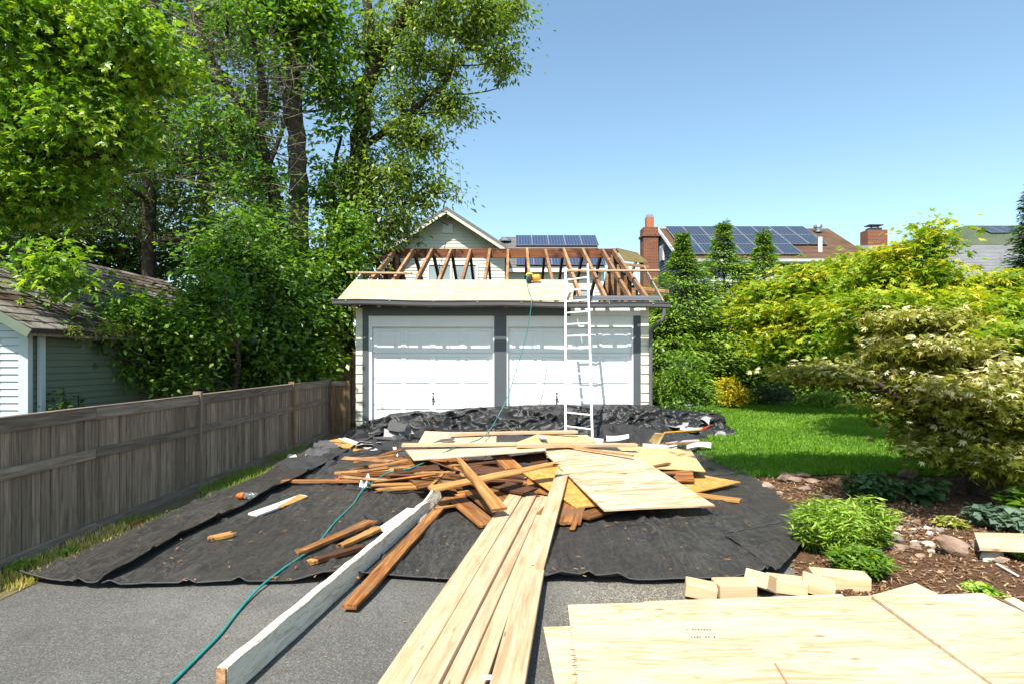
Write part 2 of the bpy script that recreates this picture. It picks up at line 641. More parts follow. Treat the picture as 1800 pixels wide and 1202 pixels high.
def mk_tarp(name, lo, hi, rough, dust=True):
    m = NT(name, rough, .35)
    v = m.co()
    n = m.noise(v, 1.3, 6, .65)
    wv = m.wave(v, 130, .5, 1, 1, 'X')
    wv2 = m.wave(v, 130, .5, 1, 1, 'Y')
    cr = m.noise(m.co(scale=(1.6, 1.0, 1)), 6.5 if dust else 3.2, 6 if dust else 4, .62 if dust else .5, .8)
    c = m.ramp(n, [(.3, lo), (.7, hi)])
    if dust:
        d = m.ramp(m.noise(m.co(scale=(1, .6, 1)), 2.6, 8, .75, .4), [(.48, 0.0), (.68, .55)])
        c = m.mix(d, c, (.105, .094, .080))
        sp = m.ramp(m.noise(v, 55, 2, .5), [(.70, 0.0), (.75, .6)])
        c = m.mix(sp, c, (.20, .185, .16))
    if dust:  # paler lines: dust on the creases, and their sheen put into the colour
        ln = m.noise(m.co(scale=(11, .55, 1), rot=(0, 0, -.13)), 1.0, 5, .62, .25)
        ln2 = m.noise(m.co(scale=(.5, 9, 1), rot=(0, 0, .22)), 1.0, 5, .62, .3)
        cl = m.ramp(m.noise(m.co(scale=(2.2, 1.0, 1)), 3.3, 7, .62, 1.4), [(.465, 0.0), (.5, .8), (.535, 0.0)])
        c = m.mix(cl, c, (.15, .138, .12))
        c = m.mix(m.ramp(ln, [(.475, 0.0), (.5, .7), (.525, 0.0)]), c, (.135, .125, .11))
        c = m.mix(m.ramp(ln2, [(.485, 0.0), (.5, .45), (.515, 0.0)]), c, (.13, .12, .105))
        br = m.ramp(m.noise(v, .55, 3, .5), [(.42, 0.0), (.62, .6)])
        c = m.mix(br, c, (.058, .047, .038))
    m.col(c)
    h = m.math('ADD', m.math('MULTIPLY', m.math('ADD', wv, wv2), .05), m.math('MULTIPLY', cr, 1.3))
    if dust:
        h = m.math('ADD', h, m.math('MULTIPLY', m.math('ADD', ln, ln2), 1.6))
    m.bump(h, 1.0 if dust else .5, .04 if dust else .02)
    return m.m


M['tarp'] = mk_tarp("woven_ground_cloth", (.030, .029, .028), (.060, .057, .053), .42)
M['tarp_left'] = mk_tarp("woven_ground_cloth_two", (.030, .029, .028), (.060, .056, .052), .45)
M['plastic'] = mk_tarp("black_sheet_plastic", (.014, .014, .015), (.024, .024, .025), .27, False)
M['tarp_back'] = mk_tarp("ground_cloth_underside", (.034, .034, .035), (.065, .065, .064), .36, False)
M['felt'] = plain("roofing_felt", (.028, .028, .030), .8, .3, var=.3, scale=9, bump=.5, bscale=14)
M['felt_grey'] = plain("grey_felt", (.075, .075, .078), .85, .2, var=.25, scale=9, bump=.4, bscale=20)
M['shingle_scrap'] = plain("grey_shingle_scrap", (.30, .30, .30), .9, .2, var=.2, scale=30, bump=.4, bscale=90)
M['white_scrap'] = plain("pale_scrap", (.62, .60, .56), .8, .3, var=.1, dirt=(.35, .30, .24))
M['white'] = plain("white_paint", (.80, .80, .79), .45, .4, var=.02, scale=2)
M['door'] = plain("door_white", (.78, .785, .78), .42, .4, var=.02, scale=1.5)
M['cream'] = plain("cream_siding", (.70, .66, .54), .6, .3, var=.06, scale=3, dirt=(.52, .47, .36))
M['trim'] = plain("slate_trim", (.085, .094, .105), .5, .35, var=.08, scale=3)
M['gutter'] = plain("grey_gutter", (.115, .115, .118), .35, .5, var=.1, scale=3)
M['ladder'] = plain("white_ladder", (.78, .78, .77), .35, .5, var=.04)
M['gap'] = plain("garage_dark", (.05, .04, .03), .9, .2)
M['concrete'] = plain("concrete", (.35, .34, .32), .9, .2, var=.15)
M['metal'] = plain("zinc", (.42, .42, .43), .35, .5, .9, var=.1)
M['handle'] = plain("dark_handle", (.06, .06, .062), .4, .5, .4)


def mk_peel():
    m = NT("peeling_white_paint", .7, .3)
    v = m.co(scale=(2.5, 14, 14))
    n = m.noise(v, 2.0, 7, .7, 1.2)
    f = m.noise(m.co(scale=(5, 50, 50)), 2.0, 4, .6)
    c = m.ramp(n, [(.28, (.33, .25, .16)), (.40, (.66, .57, .43)), (.50, (.86, .78, .63))])
    m.col(c)
    m.bump(m.math('ADD', m.math('MULTIPLY', n, 1.8), m.math('MULTIPLY', m.vor(m.co(scale=(9, 40, 40)), 1.4, 'DISTANCE_TO_EDGE'), 1.2)), .8, .012)
    return m.m


M['peel'] = mk_peel()


def mk_rock(name, stops):
    m = NT(name, .9, .2)
    v = m.co(offrand=True)
    n = m.noise(v, 5, 7, .65)
    m.col(m.vary(m.ramp(n, stops), .35))
    m.bump(m.noise(v, 14, 6, .7), .7, .03)
    return m.m


M['rock_red'] = mk_rock("reddish_sandstone", [(.3, (.15, .09, .06)), (.5, (.27, .18, .13)), (.7, (.38, .285, .215))])
M['rock_grey'] = mk_rock("grey_stone", [(.3, (.08, .07, .06)), (.5, (.165, .148, .128)), (.7, (.28, .26, .23))])
M['rock_pale'] = mk_rock("pale_stone", [(.3, (.34, .30, .22)), (.5, (.45, .41, .33)), (.7, (.52, .48, .41))])
M['chips'] = wood("bark_chips", (.09, .042, .02), (.22, .115, .055), (.42, .27, .15), 1, .3)


def mk_shingles(name, a, b, c3, moss_and_shade=None, scale=9):
    m = NT(name, .95, .15)
    v = m.co()
    n = m.noise(v, 1.1, 6, .65)
    f = m.noise(m.co(scale=(3, 3, 14)), scale, 5, .7)
    c = m.ramp(m.math('ADD', m.math('MULTIPLY', n, .5), m.math('MULTIPLY', f, .5)), [(.35, a), (.5, b), (.66, c3)])
    if moss_and_shade:
        c = m.mix(m.ramp(m.noise(v, 1.7, 7, .7), [(.46, 0.0), (.55, .9)]), c, moss_and_shade)  # dark blotches: moss, plus leaf shade put into the colour
    m.col(c)
    m.bump(f, .6, .02)
    return m.m


M['roof_shed'] = mk_shingles("old_shed_shingles", (.07, .058, .048), (.19, .17, .145), (.36, .335, .30), moss_and_shade=(.055, .034, .02))
M['roof_brown'] = mk_shingles("brown_shingles", (.10, .058, .038), (.165, .10, .066), (.225, .15, .105))
M['roof_white'] = mk_shingles("pale_shingles", (.26, .26, .27), (.35, .35, .36), (.42, .42, .43))
M['roof_green'] = mk_shingles("green_shingles", (.085, .105, .068), (.125, .15, .098), (.165, .19, .13))
M['roof_grey'] = mk_shingles("grey_shingles", (.12, .115, .11), (.17, .165, .155), (.22, .21, .20))
M['shed_wall'] = plain("grey_green_siding", (.125, .155, .105), .55, .3, var=.06, scale=2, dirt=(.15, .185, .15))
M['shed_front'] = plain("pale_shed_siding", (.43, .48, .48), .55, .3, var=.06, scale=2)
M['shed_trim'] = plain("shed_trim", (.42, .47, .47), .55, .3, var=.05)
M['house_cream'] = plain("house_cream_siding", (.58, .57, .47), .6, .3, var=.04, scale=1)
M['house_blue'] = plain("slate_blue_siding", (.085, .115, .14), .6, .3, var=.08, scale=1)
M['house_green'] = plain("sage_siding", (.42, .46, .38), .6, .3, var=.05, scale=1)
M['glass'] = plain("window_glass", (.035, .045, .05), .06, .6, var=.2, scale=.5)
M['glass_pale'] = plain("window_pale_glass", (.30, .36, .36), .12, .6, var=.25, scale=.8)
M['dark_metal'] = plain("black_metal", (.03, .03, .032), .5, .4)
M['frame_alu'] = plain("panel_frame", (.40, .42, .45), .4, .5, .6)


def mk_brick():
    m = NT("red_brick", .9, .2)
    b = m.n("ShaderNodeTexBrick")
    # bricks laid on walls: the vertical runs along the texture's y
    g = m.n("ShaderNodeTexCoord").outputs["Object"]
    sx = m.n("ShaderNodeSeparateXYZ"); m.put(sx.inputs[0], g)
    cb = m.n("ShaderNodeCombineXYZ"); m.put(cb.inputs[0], m.math('ADD', sx.outputs[0], sx.outputs[1])); m.put(cb.inputs[1], sx.outputs[2])
    m.put(b.inputs["Vector"], cb.outputs[0])
    b.inputs["Color1"].default_value = (.215, .075, .038, 1); b.inputs["Color2"].default_value = (.15, .048, .027, 1)
    b.inputs["Mortar"].default_value = (.27, .19, .14, 1)
    b.inputs["Scale"].default_value = 1.0; b.inputs["Brick Width"].default_value = .21; b.inputs["Row Height"].default_value = .075
    b.inputs["Mortar Size"].default_value = .008
    c = m.mix(m.math('MULTIPLY', m.noise(m.co(), 2.5, 5), .5), b.outputs[0], (.5, .4, .35), 'MULTIPLY')
    m.col(c)
    m.bump(b.outputs[1], -.5, .01)
    return m.m


M['brick'] = mk_brick()


def mk_pv(name, c0, c1):
    m = NT(name, .12, .5)
    b = m.n("ShaderNodeTexBrick"); b.offset = 0.0
    m.put(b.inputs["Vector"], m.co())
    b.inputs["Color1"].default_value = (*c0, 1); b.inputs["Color2"].default_value = (*c1, 1)
    b.inputs["Mortar"].default_value = (.13, .155, .20, 1)
    b.inputs["Scale"].default_value = 1; b.inputs["Brick Width"].default_value = .157; b.inputs["Row Height"].default_value = .157
    b.inputs["Mortar Size"].default_value = .007
    m.col(b.outputs[0])
    return m.m


M['pv'] = mk_pv("solar_cells", (.022, .033, .078), (.028, .041, .092))
M['pv_dark'] = mk_pv("dark_solar_cells", (.014, .020, .032), (.018, .025, .038))

M['bark'] = mk_soil("bark", [(.32, (.035, .027, .02)), (.5, (.095, .075, .058)), (.7, (.19, .155, .125))], 6, 1.0)
M['bark_dark'] = mk_soil("dark_bark", [(.32, (.02, .015, .011)), (.5, (.05, .038, .028)), (.7, (.10, .08, .062))], 6, 1.0)
M['twig'] = mk_soil("bare_twig", [(.3, (.14, .11, .08)), (.7, (.33, .28, .22))], 8, .3)

G = lambda *a: a
M['leaf_green'] = leafmat("green_leaves", [(0, (0.0347, 0.0777, 0.0102)), (0.35, (0.081, 0.183, 0.0171)), (0.7, (0.1794, 0.3315, 0.0239)), (1, (0.3764, 0.4917, 0.0375))], tint=(1.2, 1.25, .5))
M['leaf_mid'] = leafmat("mid_leaves", [(0, (0.0347, 0.0777, 0.0136)), (0.4, (0.0752, 0.1715, 0.0205)), (0.75, (0.1593, 0.2974, 0.0307)), (1, (0.3329, 0.4575, 0.0512))])
M['leaf_olive'] = leafmat("maple_leaves", [(0, (0.0522, 0.0914, 0.0171)), (0.4, (0.1216, 0.1945, 0.0273)), (0.75, (0.2461, 0.3432, 0.0477)), (1, (0.5499, 0.5489, 0.1023))])
M['leaf_dark'] = leafmat("dark_leaves", [(0, (0.0224, 0.0487, 0.0099)), (0.5, (0.0504, 0.1062, 0.0182)), (1, (0.126, 0.2102, 0.033))], .3)
M['leaf_conifer'] = leafmat("conifer_sprays", [(0, (0.0468, 0.0953, 0.0136)), (0.4, (0.1052, 0.1997, 0.0205)), (0.75, (0.2103, 0.3359, 0.0341)), (1, (0.3653, 0.4878, 0.0546))], .25, .08)
M['leaf_conifer_dark'] = leafmat("dark_conifer_sprays", [(0, (0.0226, 0.0439, 0.0116)), (0.5, (0.0508, 0.0878, 0.0215)), (1, (0.1413, 0.1866, 0.0396))], .2, .08)
M['leaf_blue_conifer'] = leafmat("blue_conifer_sprays", [(0, (0.0202, 0.0521, 0.0217)), (0.5, (0.0524, 0.1079, 0.0403)), (1, (0.1109, 0.1954, 0.0651))], .2, .08)
M['leaf_yellow'] = leafmat("yellow_green_leaves", [(0, (0.0532, 0.1276, 0.0101)), (0.35, (0.1441, 0.2621, 0.0152)), (0.7, (0.3187, 0.4109, 0.0202)), (1, (0.5768, 0.51, 0.0316))], .45, .1)
M['leaf_cream'] = leafmat("variegated_leaves", [(0, (.11, .130, .010)), (.45, (.20, .22, .02)), (.74, (.29, .30, .05)), (.83, (.60, .57, .24)), (1, (.80, .75, .44))], .4, .06, (1.1, 1.05, .5))
M['leaf_gold'] = leafmat("golden_leaves", [(0, (0.3967, 0.3279, 0.0172)), (0.5, (0.6234, 0.5055, 0.023)), (1, (0.8, 0.6422, 0.046))], .4)
M['leaf_fern'] = leafmat("feathery_leaves", [(0, (0.1007, 0.2042, 0.0205)), (0.5, (0.2518, 0.4085, 0.0427)), (1, (0.5034, 0.6127, 0.1023))], .4)
M['leaf_hosta'] = leafmat("hosta_leaves", [(0, (0.0405, 0.081, 0.045)), (0.5, (0.09, 0.1485, 0.09)), (1, (0.198, 0.261, 0.18))], .25)
M['leaf_hosta_dark'] = leafmat("dark_hosta_leaves", [(0, (0.0198, 0.0495, 0.0126)), (0.5, (0.0405, 0.0945, 0.0252)), (1, (0.081, 0.153, 0.045))], .25)
M['leaf_grass'] = leafmat("grass_blades", [(0, (0.0723, 0.1737, 0.0102)), (0.5, (0.155, 0.3164, 0.0205)), (0.85, (0.2843, 0.4493, 0.0409)), (1, (0.6721, 0.6127, 0.1705))], .4, .08)
M['leaf_drygrass'] = leafmat("verge_blades", [(0, (0.1293, 0.2246, 0.0205)), (0.5, (0.2585, 0.3472, 0.0427)), (0.75, (0.6203, 0.4697, 0.1194)), (1, (0.8, 0.6535, 0.2728))], .35, .06)

# ------------------------------------------------------------------ the ground
def flat(name, poly, z, mat, kind="structure", sub=0):
    mb = MB().add([(x, y, z) for x, y in poly], [tuple(range(len(poly)))])
    return obj(name, mb, mat, kind=kind, loc=(0, 0, 0))


flat("ground", [(-400, -60), (400, -60), (400, 700), (-400, 700)], 0.0, M['ground'])
flat("driveway", [(-3.42, -4), (2.35, -4), (2.35, 3.6), (2.1, 4.35), (2.5, 5.0), (3.05, 6.2), (3.05, 13.0), (-3.42, 13.0)], .004, M['asphalt'])
flat("verge", [(-3.86, -4), (-3.40, -4), (-3.38, 4.6), (-3.40, 12.9), (-3.86, 12.9)], .008, M['verge'])
LAWN = [(3.06, 7.9), (3.5, 7.85), (4.6, 8.1), (6.2, 7.9), (8.0, 7.6), (13, 8.6), (18, 11), (18, 24.5), (9.5, 23.8), (6.0, 23.0), (3.2, 22.0), (3.06, 13.2)]
flat("lawn", LAWN, .008, M['lawn'])
flat("planting_bed", [(2.36, -2), (14, -2), (14, 8.7), (8.0, 7.58), (6.2, 7.88), (4.6, 8.08), (3.5, 7.83), (3.06, 7.88), (3.06, 6.2), (2.40, 5.0), (2.10, 4.35), (2.36, 3.6)], .006, M['mulch'])
flat("back_bed", [(3.2, 22.02), (6.0, 23.02), (9.5, 23.82), (18, 24.52), (18, 27), (3.2, 27)], .007, M['mulch'])


# ------------------------------------------------------------------ the garage
GX0, GX1, GY0, GY1 = -3.45, 3.02, 13.05, 21.2
EAVE_Y, SL = 12.53, .44                    # rafter tail line and roof slope
RY, RZ = 17.05, 4.80                       # ridge line
rz = lambda y: RZ - abs(RY - y) * SL       # underside-of-sheathing height on either slope
gar = thing("garage", "two-door white garage with its roof stripped to the rafters and half re-sheathed in plywood", "garage", (-.2, GY0, 0))


def gpart(name, mb, mat, **k):
    return obj(name, mb, mat, gar, **k)


# walls
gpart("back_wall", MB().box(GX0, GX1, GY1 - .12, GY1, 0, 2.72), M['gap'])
mbw = MB().box(GX0, GX0 + .10, GY0 + .02, GY1 - .12, 0, 2.70)
gpart("side_wall", mbw, M['cream'])
gpart("side_wall", MB().box(GX1 - .10, GX1, GY0 + .02, GY1 - .12, 0, 2.70), M['cream'])
gpart("floor_slab", MB().box(GX0 + .1, GX1 - .1, GY0 + .06, GY1 - .12, .01, .05), M['concrete'])
gpart("shelf_storage", MB().box(GX0 + .3, GX1 - .3, 19.2, 19.26, 2.2, 2.35), M['dark'])
# gable ends: boards nailed to studs
for gx, sx in ((GX0 + .05, 1), (GX1 - .05, -1)):
    n = 22
    for i in range(n):
        y0 = GY0 + .1 + (GY1 - GY0 - .3) * i / n
        y1 = y0 + (GY1 - GY0 - .3) / n - .018
        zt = max(2.74, min(rz(y0), rz(y1)) - .16)
        if zt > 2.80:
            gpart("gable_board", MB().box(gx - .012, gx + .012, y0, y1, 2.70, zt), M['black_brown'])
    for i in range(7):
        y = 14.0 + i * 1.0
        gpart("gable_stud", MB().box(gx + sx * .014, gx + sx * .10, y, y + .045, 2.70, rz(y) - .18), M['rafter'])
# front wall: trims, jambs, header
gpart("corner_trim", MB().box(-3.32, -3.19, GY0 - .03, GY0 + .1, 0, 2.545), M['trim'])
gpart("corner_trim", MB().box(2.70, 2.86, GY0 - .03, GY0 + .1, 0, 2.545), M['trim'])
gpart("centre_post", MB().box(-.395, -.125, GY0 - .035, GY0 + .1, 0, 2.545), M['trim'])
gpart("header_board", MB().box(-3.32, 1.30, GY0 - .045, GY0 + .1, 2.547, 2.76), M['trim'])
gpart("header_board", MB().box(1.303, 2.86, GY0 - .02, GY0 + .1, 2.547, 2.76), M['white'])
gpart("header_lath", MB().box(1.303, 2.86, GY0 - .04, GY0 - .021, 2.56, 2.60), M['white'])
# clapboard courses of the side walls seen on edge at both corners
for x0, x1, xo in ((GX0, -3.323, -1), (2.863, GX1, 1)):
    for i in range(13):
        z0 = .02 + i * .208
        mb = MB()
        sl_ = .022
        a, b = (x0 - .02 if xo < 0 else x0), (x1 if xo < 0 else x1 + .02)
        mb.hexa([(a, GY0 - .02 - sl_, z0), (b, GY0 - .02 - sl_, z0), (b, GY0 + .06, z0), (a, GY0 + .06, z0)],
                [(a, GY0 - .02, z0 + .203), (b, GY0 - .02, z0 + .203), (b, GY0 + .06, z0 + .203), (a, GY0 + .06, z0 + .203)])
        gpart("clapboard", mb, M['cream'])

# doors
DY = GY0 + .075
for dx0, dx1 in ((-3.115, -.43), (-.085, 2.665)):
    gpart("door_jamb", MB().box(dx0 - .075, dx0 - .004, GY0 - .012, GY0 + .1, 0, 2.545), M['white'])
    gpart("door_jamb", MB().box(dx1 + .004, dx1 + .034, GY0 - .012, GY0 + .1, 0, 2.545), M['white'])
    gpart("door_lintel", MB().box(dx0 - .003, dx1 + .003, GY0 + .005, GY0 + .1, 2.31, 2.545), M['white'])
    gpart("lintel_lip", MB().box(dx0 - .003, dx1 + .003, GY0 - .016, GY0 + .004, 2.298, 2.335), M['white'])
    dr = gpart("garage_door", MB().box(dx0, dx1, DY + .035, DY + .06, 0, 2.31), M['door'])
    wx = dx1 - dx0
    sec = 2.30 / 4
    pw, gapx = wx * .205, wx * .045
    xs = [dx0 + wx * (.030 + .245 * k) for k in range(4)]
    for s in range(4):
        z0, z1 = .0 + s * sec + .006, (s + 1) * sec - .006
        pz0, pz1 = z0 + .115, z1 - .085
        # section face around its four panel openings
        mb = MB()
        xb = [dx0] + [q for x in xs for q in (x, x + pw)] + [dx1]
        zb = [z0, pz0, pz1, z1]
        for i in range(len(xb) - 1):
            for j in range(3):
                if j == 1 and i % 2 == 1:
                    continue
                mb.add([(xb[i], DY, zb[j]), (xb[i + 1], DY, zb[j]), (xb[i + 1], DY, zb[j + 1]), (xb[i], DY, zb[j + 1])], [(0, 1, 2, 3)])
        mb.add([(dx0, DY, z0), (dx1, DY, z0), (dx1, DY + .034, z0), (dx0, DY + .034, z0)], [(0, 3, 2, 1)])
        mb.add([(dx0, DY, z1), (dx1, DY, z1), (dx1, DY + .034, z1), (dx0, DY + .034, z1)], [(0, 1, 2, 3)])
        obj("door_section", mb, M['door'], dr)
        for x in xs:
            mb = MB()
            rings = [(0, 0), (.004, .015), (.035, .015), (.085, .003)]
            vs = []
            for ins, dep in rings:
                vs += [(x + ins, DY + dep, pz0 + ins), (x + pw - ins, DY + dep, pz0 + ins), (x + pw - ins, DY + dep, pz1 - ins), (x + ins, DY + dep, pz1 - ins)]
            fs = []
            for q in range(3):
                for k in range(4):
                    fs.append((q * 4 + k, q * 4 + (k + 1) % 4, q * 4 + 4 + (k + 1) % 4, q * 4 + 4 + k))
            fs.append((12, 13, 14, 15))
            mb.add(vs, fs)
            obj("door_panel", mb, M['door'], dr)
    hx = dx0 + wx * (.503 if dx0 < -1 else .395)
    mb = MB().lathe((hx, DY - .012, .83), [(0, .022), (.012, .022)], 10, (0, 1, 0))
    obj("door_lock", mb, M['handle'], dr)
    mb = MB().bar((hx, DY - .02, .78), (hx - .005, DY - .012, .58), .022, .014, (0, 1, 0))
    mb.bar((hx - .035, DY - .035, .70), (hx + .035, DY - .035, .70), .02, .02)
    mb.lathe((hx, DY - .03, .70), [(0, .02), (.03, .02)], 8, (0, 1, 0))
    obj("door_handle", mb, M['handle'], dr)

# roof timbers
XS = [-3.40 + i * .546 for i in range(12)] + [2.97]
def sag(x):
    return 0.0


for i, x in enumerate(XS):
    w = .068
    for s in (0, 1):
        ye = EAVE_Y if s == 0 else 21.7
        d = .185
        mb = MB()
        yr = RY - .02 if s == 0 else RY + .02
        lift = rnd(-.012, .012)
        sk = rnd(-.03, .03)
        a0, a1 = Vector((x - w / 2, ye, rz(ye) + lift)), Vector((x - w / 2 + sk, yr, rz(yr) + lift))
        q = lambda p: [p, p + Vector((w, 0, 0))]
        b = [a0 + Vector((0, 0, -d * .75)), a0 + Vector((w, 0, -d * .75)), a1 + Vector((w, 0, -d)), a1 + Vector((0, 0, -d))]
        t = [a0, a0 + Vector((w, 0, 0)), a1 + Vector((w, 0, 0)), a1]
        if s == 1: b, t = [b[1], b[0], b[3], b[2]], [t[1], t[0], t[3], t[2]]
        L = (a1 - a0)
        o0 = a0 + L / 2
        # own frame along the rafter, so that the grain follows it
        Mx = frame_matrix(o0, L, Vector((0, 0, 1)))
        Mi = Mx.inverted()
        vs = [Mi @ p for p in b + t]
        local_obj("rafter", vs, [(0, 3, 2, 1), (4, 5, 6, 7), (0, 1, 5, 4), (1, 2, 6, 5), (2, 3, 7, 6), (3, 0, 4, 7)], Mx, M['rafter'] if s == 0 else M['black_brown'], parent=gar)
plank("ridge_board", None, (GX0 - .03, RY - .021, RZ - .02), (GX1 + .03, RY - .021, RZ - .02), .04, .27, M['ridge'], parent=gar, nseg=10)
# overhanging gable ladders: a bargeboard, short lookouts and a scrap of old sheathing
for xg, xo, sx in ((GX0, -3.95, -1), (GX1, 3.66, 1)):
    for s in (0, 1):
        ye, yr = (EAVE_Y + .02, RY) if s == 0 else (21.7, RY)
        if s == 0 and sx < 0: ye = 14.1
        xl = 3.24 if sx > 0 else -3.74
        z1 = RZ - .18
        mb = MB()
        mb.bar((xl if s == 0 else xo, ye, rz(ye) - .06), (xo, yr, z1 - .08), .035, .15)
        gpart("bargeboard", mb, M['cream'] if sx < 0 else M['fence'])
        for k in range(2):
            y = ye + (yr - ye) * (.25 + .45 * k)
            gpart("lookout", MB().bar((xg, y, rz(y) - .09), (xo, y, rz(y) - .16), .04, .075), M['rafter'])
    y0, y1 = RY - 1.35, RY - .05
    c = [(xg, y0, rz(y0) + .01), (xo, y0, rz(y0) - .05), (xo, y1, rz(y1) - .14), (xg, y1, rz(y1) + .01)]
    if sx < 0: c = [c[1], c[0], c[3], c[2]]
    gpart("old_sheathing", MB().hexa([Vector(p) - Vector((0, 0, .02)) for p in c], c), M['black_brown'] if sx < 0 else M['olive_osb'])
    gpart("ridge_extension", MB().bar((xg, RY, RZ - .05), (xo, RY, RZ - .20), .04, .12), M['ridge'])
# new plywood on the lower front slope
YS0, YS1 = 12.552, 13.98
sx0, sx1, sxm = -3.76, 1.32, -1.27
for a, b in ((sx0, sxm - .004), (sxm + .004, sx1)):
    c = [(a, YS0, rz(YS0) + .022), (b, YS0, rz(YS0) + .022), (b, YS1, rz(YS1) + .022), (a, YS1, rz(YS1) + .022)]
    sheet("roof_sheet", None, c, .016, M['ply'], None, parent=gar, warp=.002)
# gutter with open top, end caps, hangers; downspout with offset elbow
prof = [(12.45, 2.77), (12.448, 2.69), (12.42, 2.665), (12.37, 2.665), (12.335, 2.69), (12.325, 2.76), (12.31, 2.775), (12.31, 2.785), (12.333, 2.785), (12.34, 2.695), (12.372, 2.675), (12.42, 2.675), (12.44, 2.70), (12.44, 2.77)]
mb = MB()
gxa, gxb, nn = -3.82, 3.36, 14
for i in range(nn + 1):
    x = gxa + (gxb - gxa) * i / nn
    dz = -.075 * (i / nn) + .035 + .012 * math.sin(i * 1.1)
    mb.v += [(x, y + .08, z + dz + .03) for y, z in prof]
k = len(prof)
for i in range(nn):
    for j in range(k):
        j2 = (j + 1) % k
        mb.f.append((i * k + j, i * k + j2, (i + 1) * k + j2, (i + 1) * k + j))
mb.f += [tuple(range(k)), tuple(nn * k + j for j in range(k - 1, -1, -1))]
gpart("gutter", mb, M['gutter'])
for i in range(8):
    x = gxa + .3 + i * .93
    gpart("gutter_hanger", MB().box(x - .015, x + .015, 12.392, 12.62, 2.82 - .01 * i, 2.826 - .01 * i), M['white'])
gpart("fascia_board", MB().box(1.33, GX1 + .22, 12.535, 12.56, 2.68, 2.80), M['trim'])
for y0_, y1_ in ((12.56, 12.66), (12.69, 12.84)):
    c = [(1.335, y0_, rz(y0_) + .02), (GX1 + .2, y0_, rz(y0_) + .02), (GX1 + .2, y1_, rz(y1_) + .02), (1.335, y1_, rz(y1_) + .02)]
    sheet("starter_strip", None, c, .012, M['gutter'], None, parent=gar, warp=.006)
pts = [(3.24, 12.46, 2.66), (3.24, 12.47, 2.52), (3.20, 12.48, 2.42), (3.10, 12.80, 2.30), (3.075, 12.95, 2.18), (3.07, 12.97, 2.0), (3.07, 12.97, .15)]
gpart("downspout", MB().tube(pts, .042, 8), M['gutter'])

# loose lumber laid over the rafters
plank("loose_lumber", "short pale board lying over the rafters beside the trees", (-3.98, 14.18, 3.69), (-2.42, 14.16, 3.67), .14, .04, M['new'], "board")
plank("loose_lumber", "long pale board lying over the bare rafters behind the ladder top", (1.28, 14.05, 3.72), (3.52, 14.05, 3.72), .14, .04, M['new'], "board")

# nail gun on the roof sheet
ng = thing("nail_gun", "yellow and black air nail gun lying on the plywood roof", "nail gun", (.46, 13.75, rz(13.75) + .022))
def ngp(n, mb, m, smooth=True): return obj(n, mb, m, ng, smooth=smooth)
gz = rz(13.75) + .022
M['tool_yellow'] = plain("tool_yellow", (.62, .30, .015), .4, .5)
M['tool_lemon'] = plain("tool_lemon", (.55, .46, .06), .4, .5)
M['tool_black'] = plain("tool_black", (.02, .02, .02), .5, .5)
ngp("body", MB().lathe((.46, 13.72, gz + .11), [(0, .05), (.02, .075), (.16, .078), (.20, .06), (.21, .03)], 14, (1, 0, .05)), M['tool_yellow'])
ngp("handle", MB().tube([(.50, 13.72, gz + .17), (.44, 13.68, gz + .20), (.36, 13.66, gz + .19), (.33, 13.66, gz + .15)], [.03, .032, .03, .025], 8), M['tool_lemon'])
ngp("magazine", MB().lathe((.40, 13.62, gz + .09), [(0, .05), (.01, .085), (.12, .085), (.13, .05)], 12, (0, 1, 0)), M['tool_black'])
ngp("nose", MB().bar((.48, 13.72, gz + .10), (.34, 13.70, gz + .05), .06, .05), M['tool_black'], False)
ngp("trigger", MB().box(.40, .43, 13.67, 13.70, gz + .13, gz + .17), M['tool_black'], False)

# ladder leaning on the gutter
ld = thing("ladder", "white extension ladder leaning on the gutter in front of the garage doors", "ladder", (1.2, 10.9, .13))
a0, a1 = Vector((.985, 10.90, .135)), Vector((1.158, 12.86, 3.60))
b0, b1 = Vector((1.485, 10.86, .09)), Vector((1.655, 12.84, 3.66))
# scaled so the rails fall where the photograph shows them
a1 = D(994, 472, 12.72); b1 = D(1033, 466, 12.72)
a0 = D(994, 767, 10.92); b0 = D(1041, 774, 10.86)
obj("rail", MB().bar(a0, a1, .035, .085, (0, -1, 1)), M['ladder'], ld)
obj("rail", MB().bar(b0, b1, .035, .085, (0, -1, 1)), M['ladder'], ld)
for i in range(13):
    s = .055 + i * .072
    obj("rung", MB().tube([a0.lerp(a1, s), b0.lerp(b1, s)], .017, 8), M['ladder'], ld)
for p, d in ((a0, a1), (b0, b1)):
    dd = (d - p).normalized()
    obj("foot", MB().bar(p - dd * .03, p + dd * .06, .05, .10, (0, -1, 1)), M['tool_black'], ld)

# ------------------------------------------------------------------ the board fence
random.seed(11)
FX = -3.84
fen = thing("board_fence", "long low weathered grey board fence along the driveway and black cloth", "fence", (FX, 7, 0))
protos = []
for v in range(5):
    mb = MB()
    a = rnd(-.004, .004)
    mb.box(-.011, .011, -.0455, .0455, 0, 1.0)
    me = bpy.data.meshes.new("picket")
    vs = [(x + (.004 if y > 0 else -.002) * (v % 3 - 1), y, z) for x, y, z in mb.v]
    me.from_pydata(vs, [], mb.f)
    me.materials.append(M['fence_v'])
    protos.append(me)
y = 3.0
i = 0
while y < 12.2:
    o = bpy.data.objects.new("picket", protos[i % 5])
    COL.objects.link(o)
    o.parent = fen
    o.location = (rnd(-.003, .003), y - 7, .085)
    o.rotation_euler = (rnd(-.004, .004), 0, rnd(-.035, .035))
    o.scale = (1, rnd(.94, 1.03), 1.0 + rnd(-.004, .012))
    y += .0955
    i += 1
def fplank(name, p0, p1, w, t, roll=R(90), mat='fence'):
    return plank(name, None, p0, p1, w, t, M[mat], parent=fen, roll=roll, nseg=8, bow=.004)
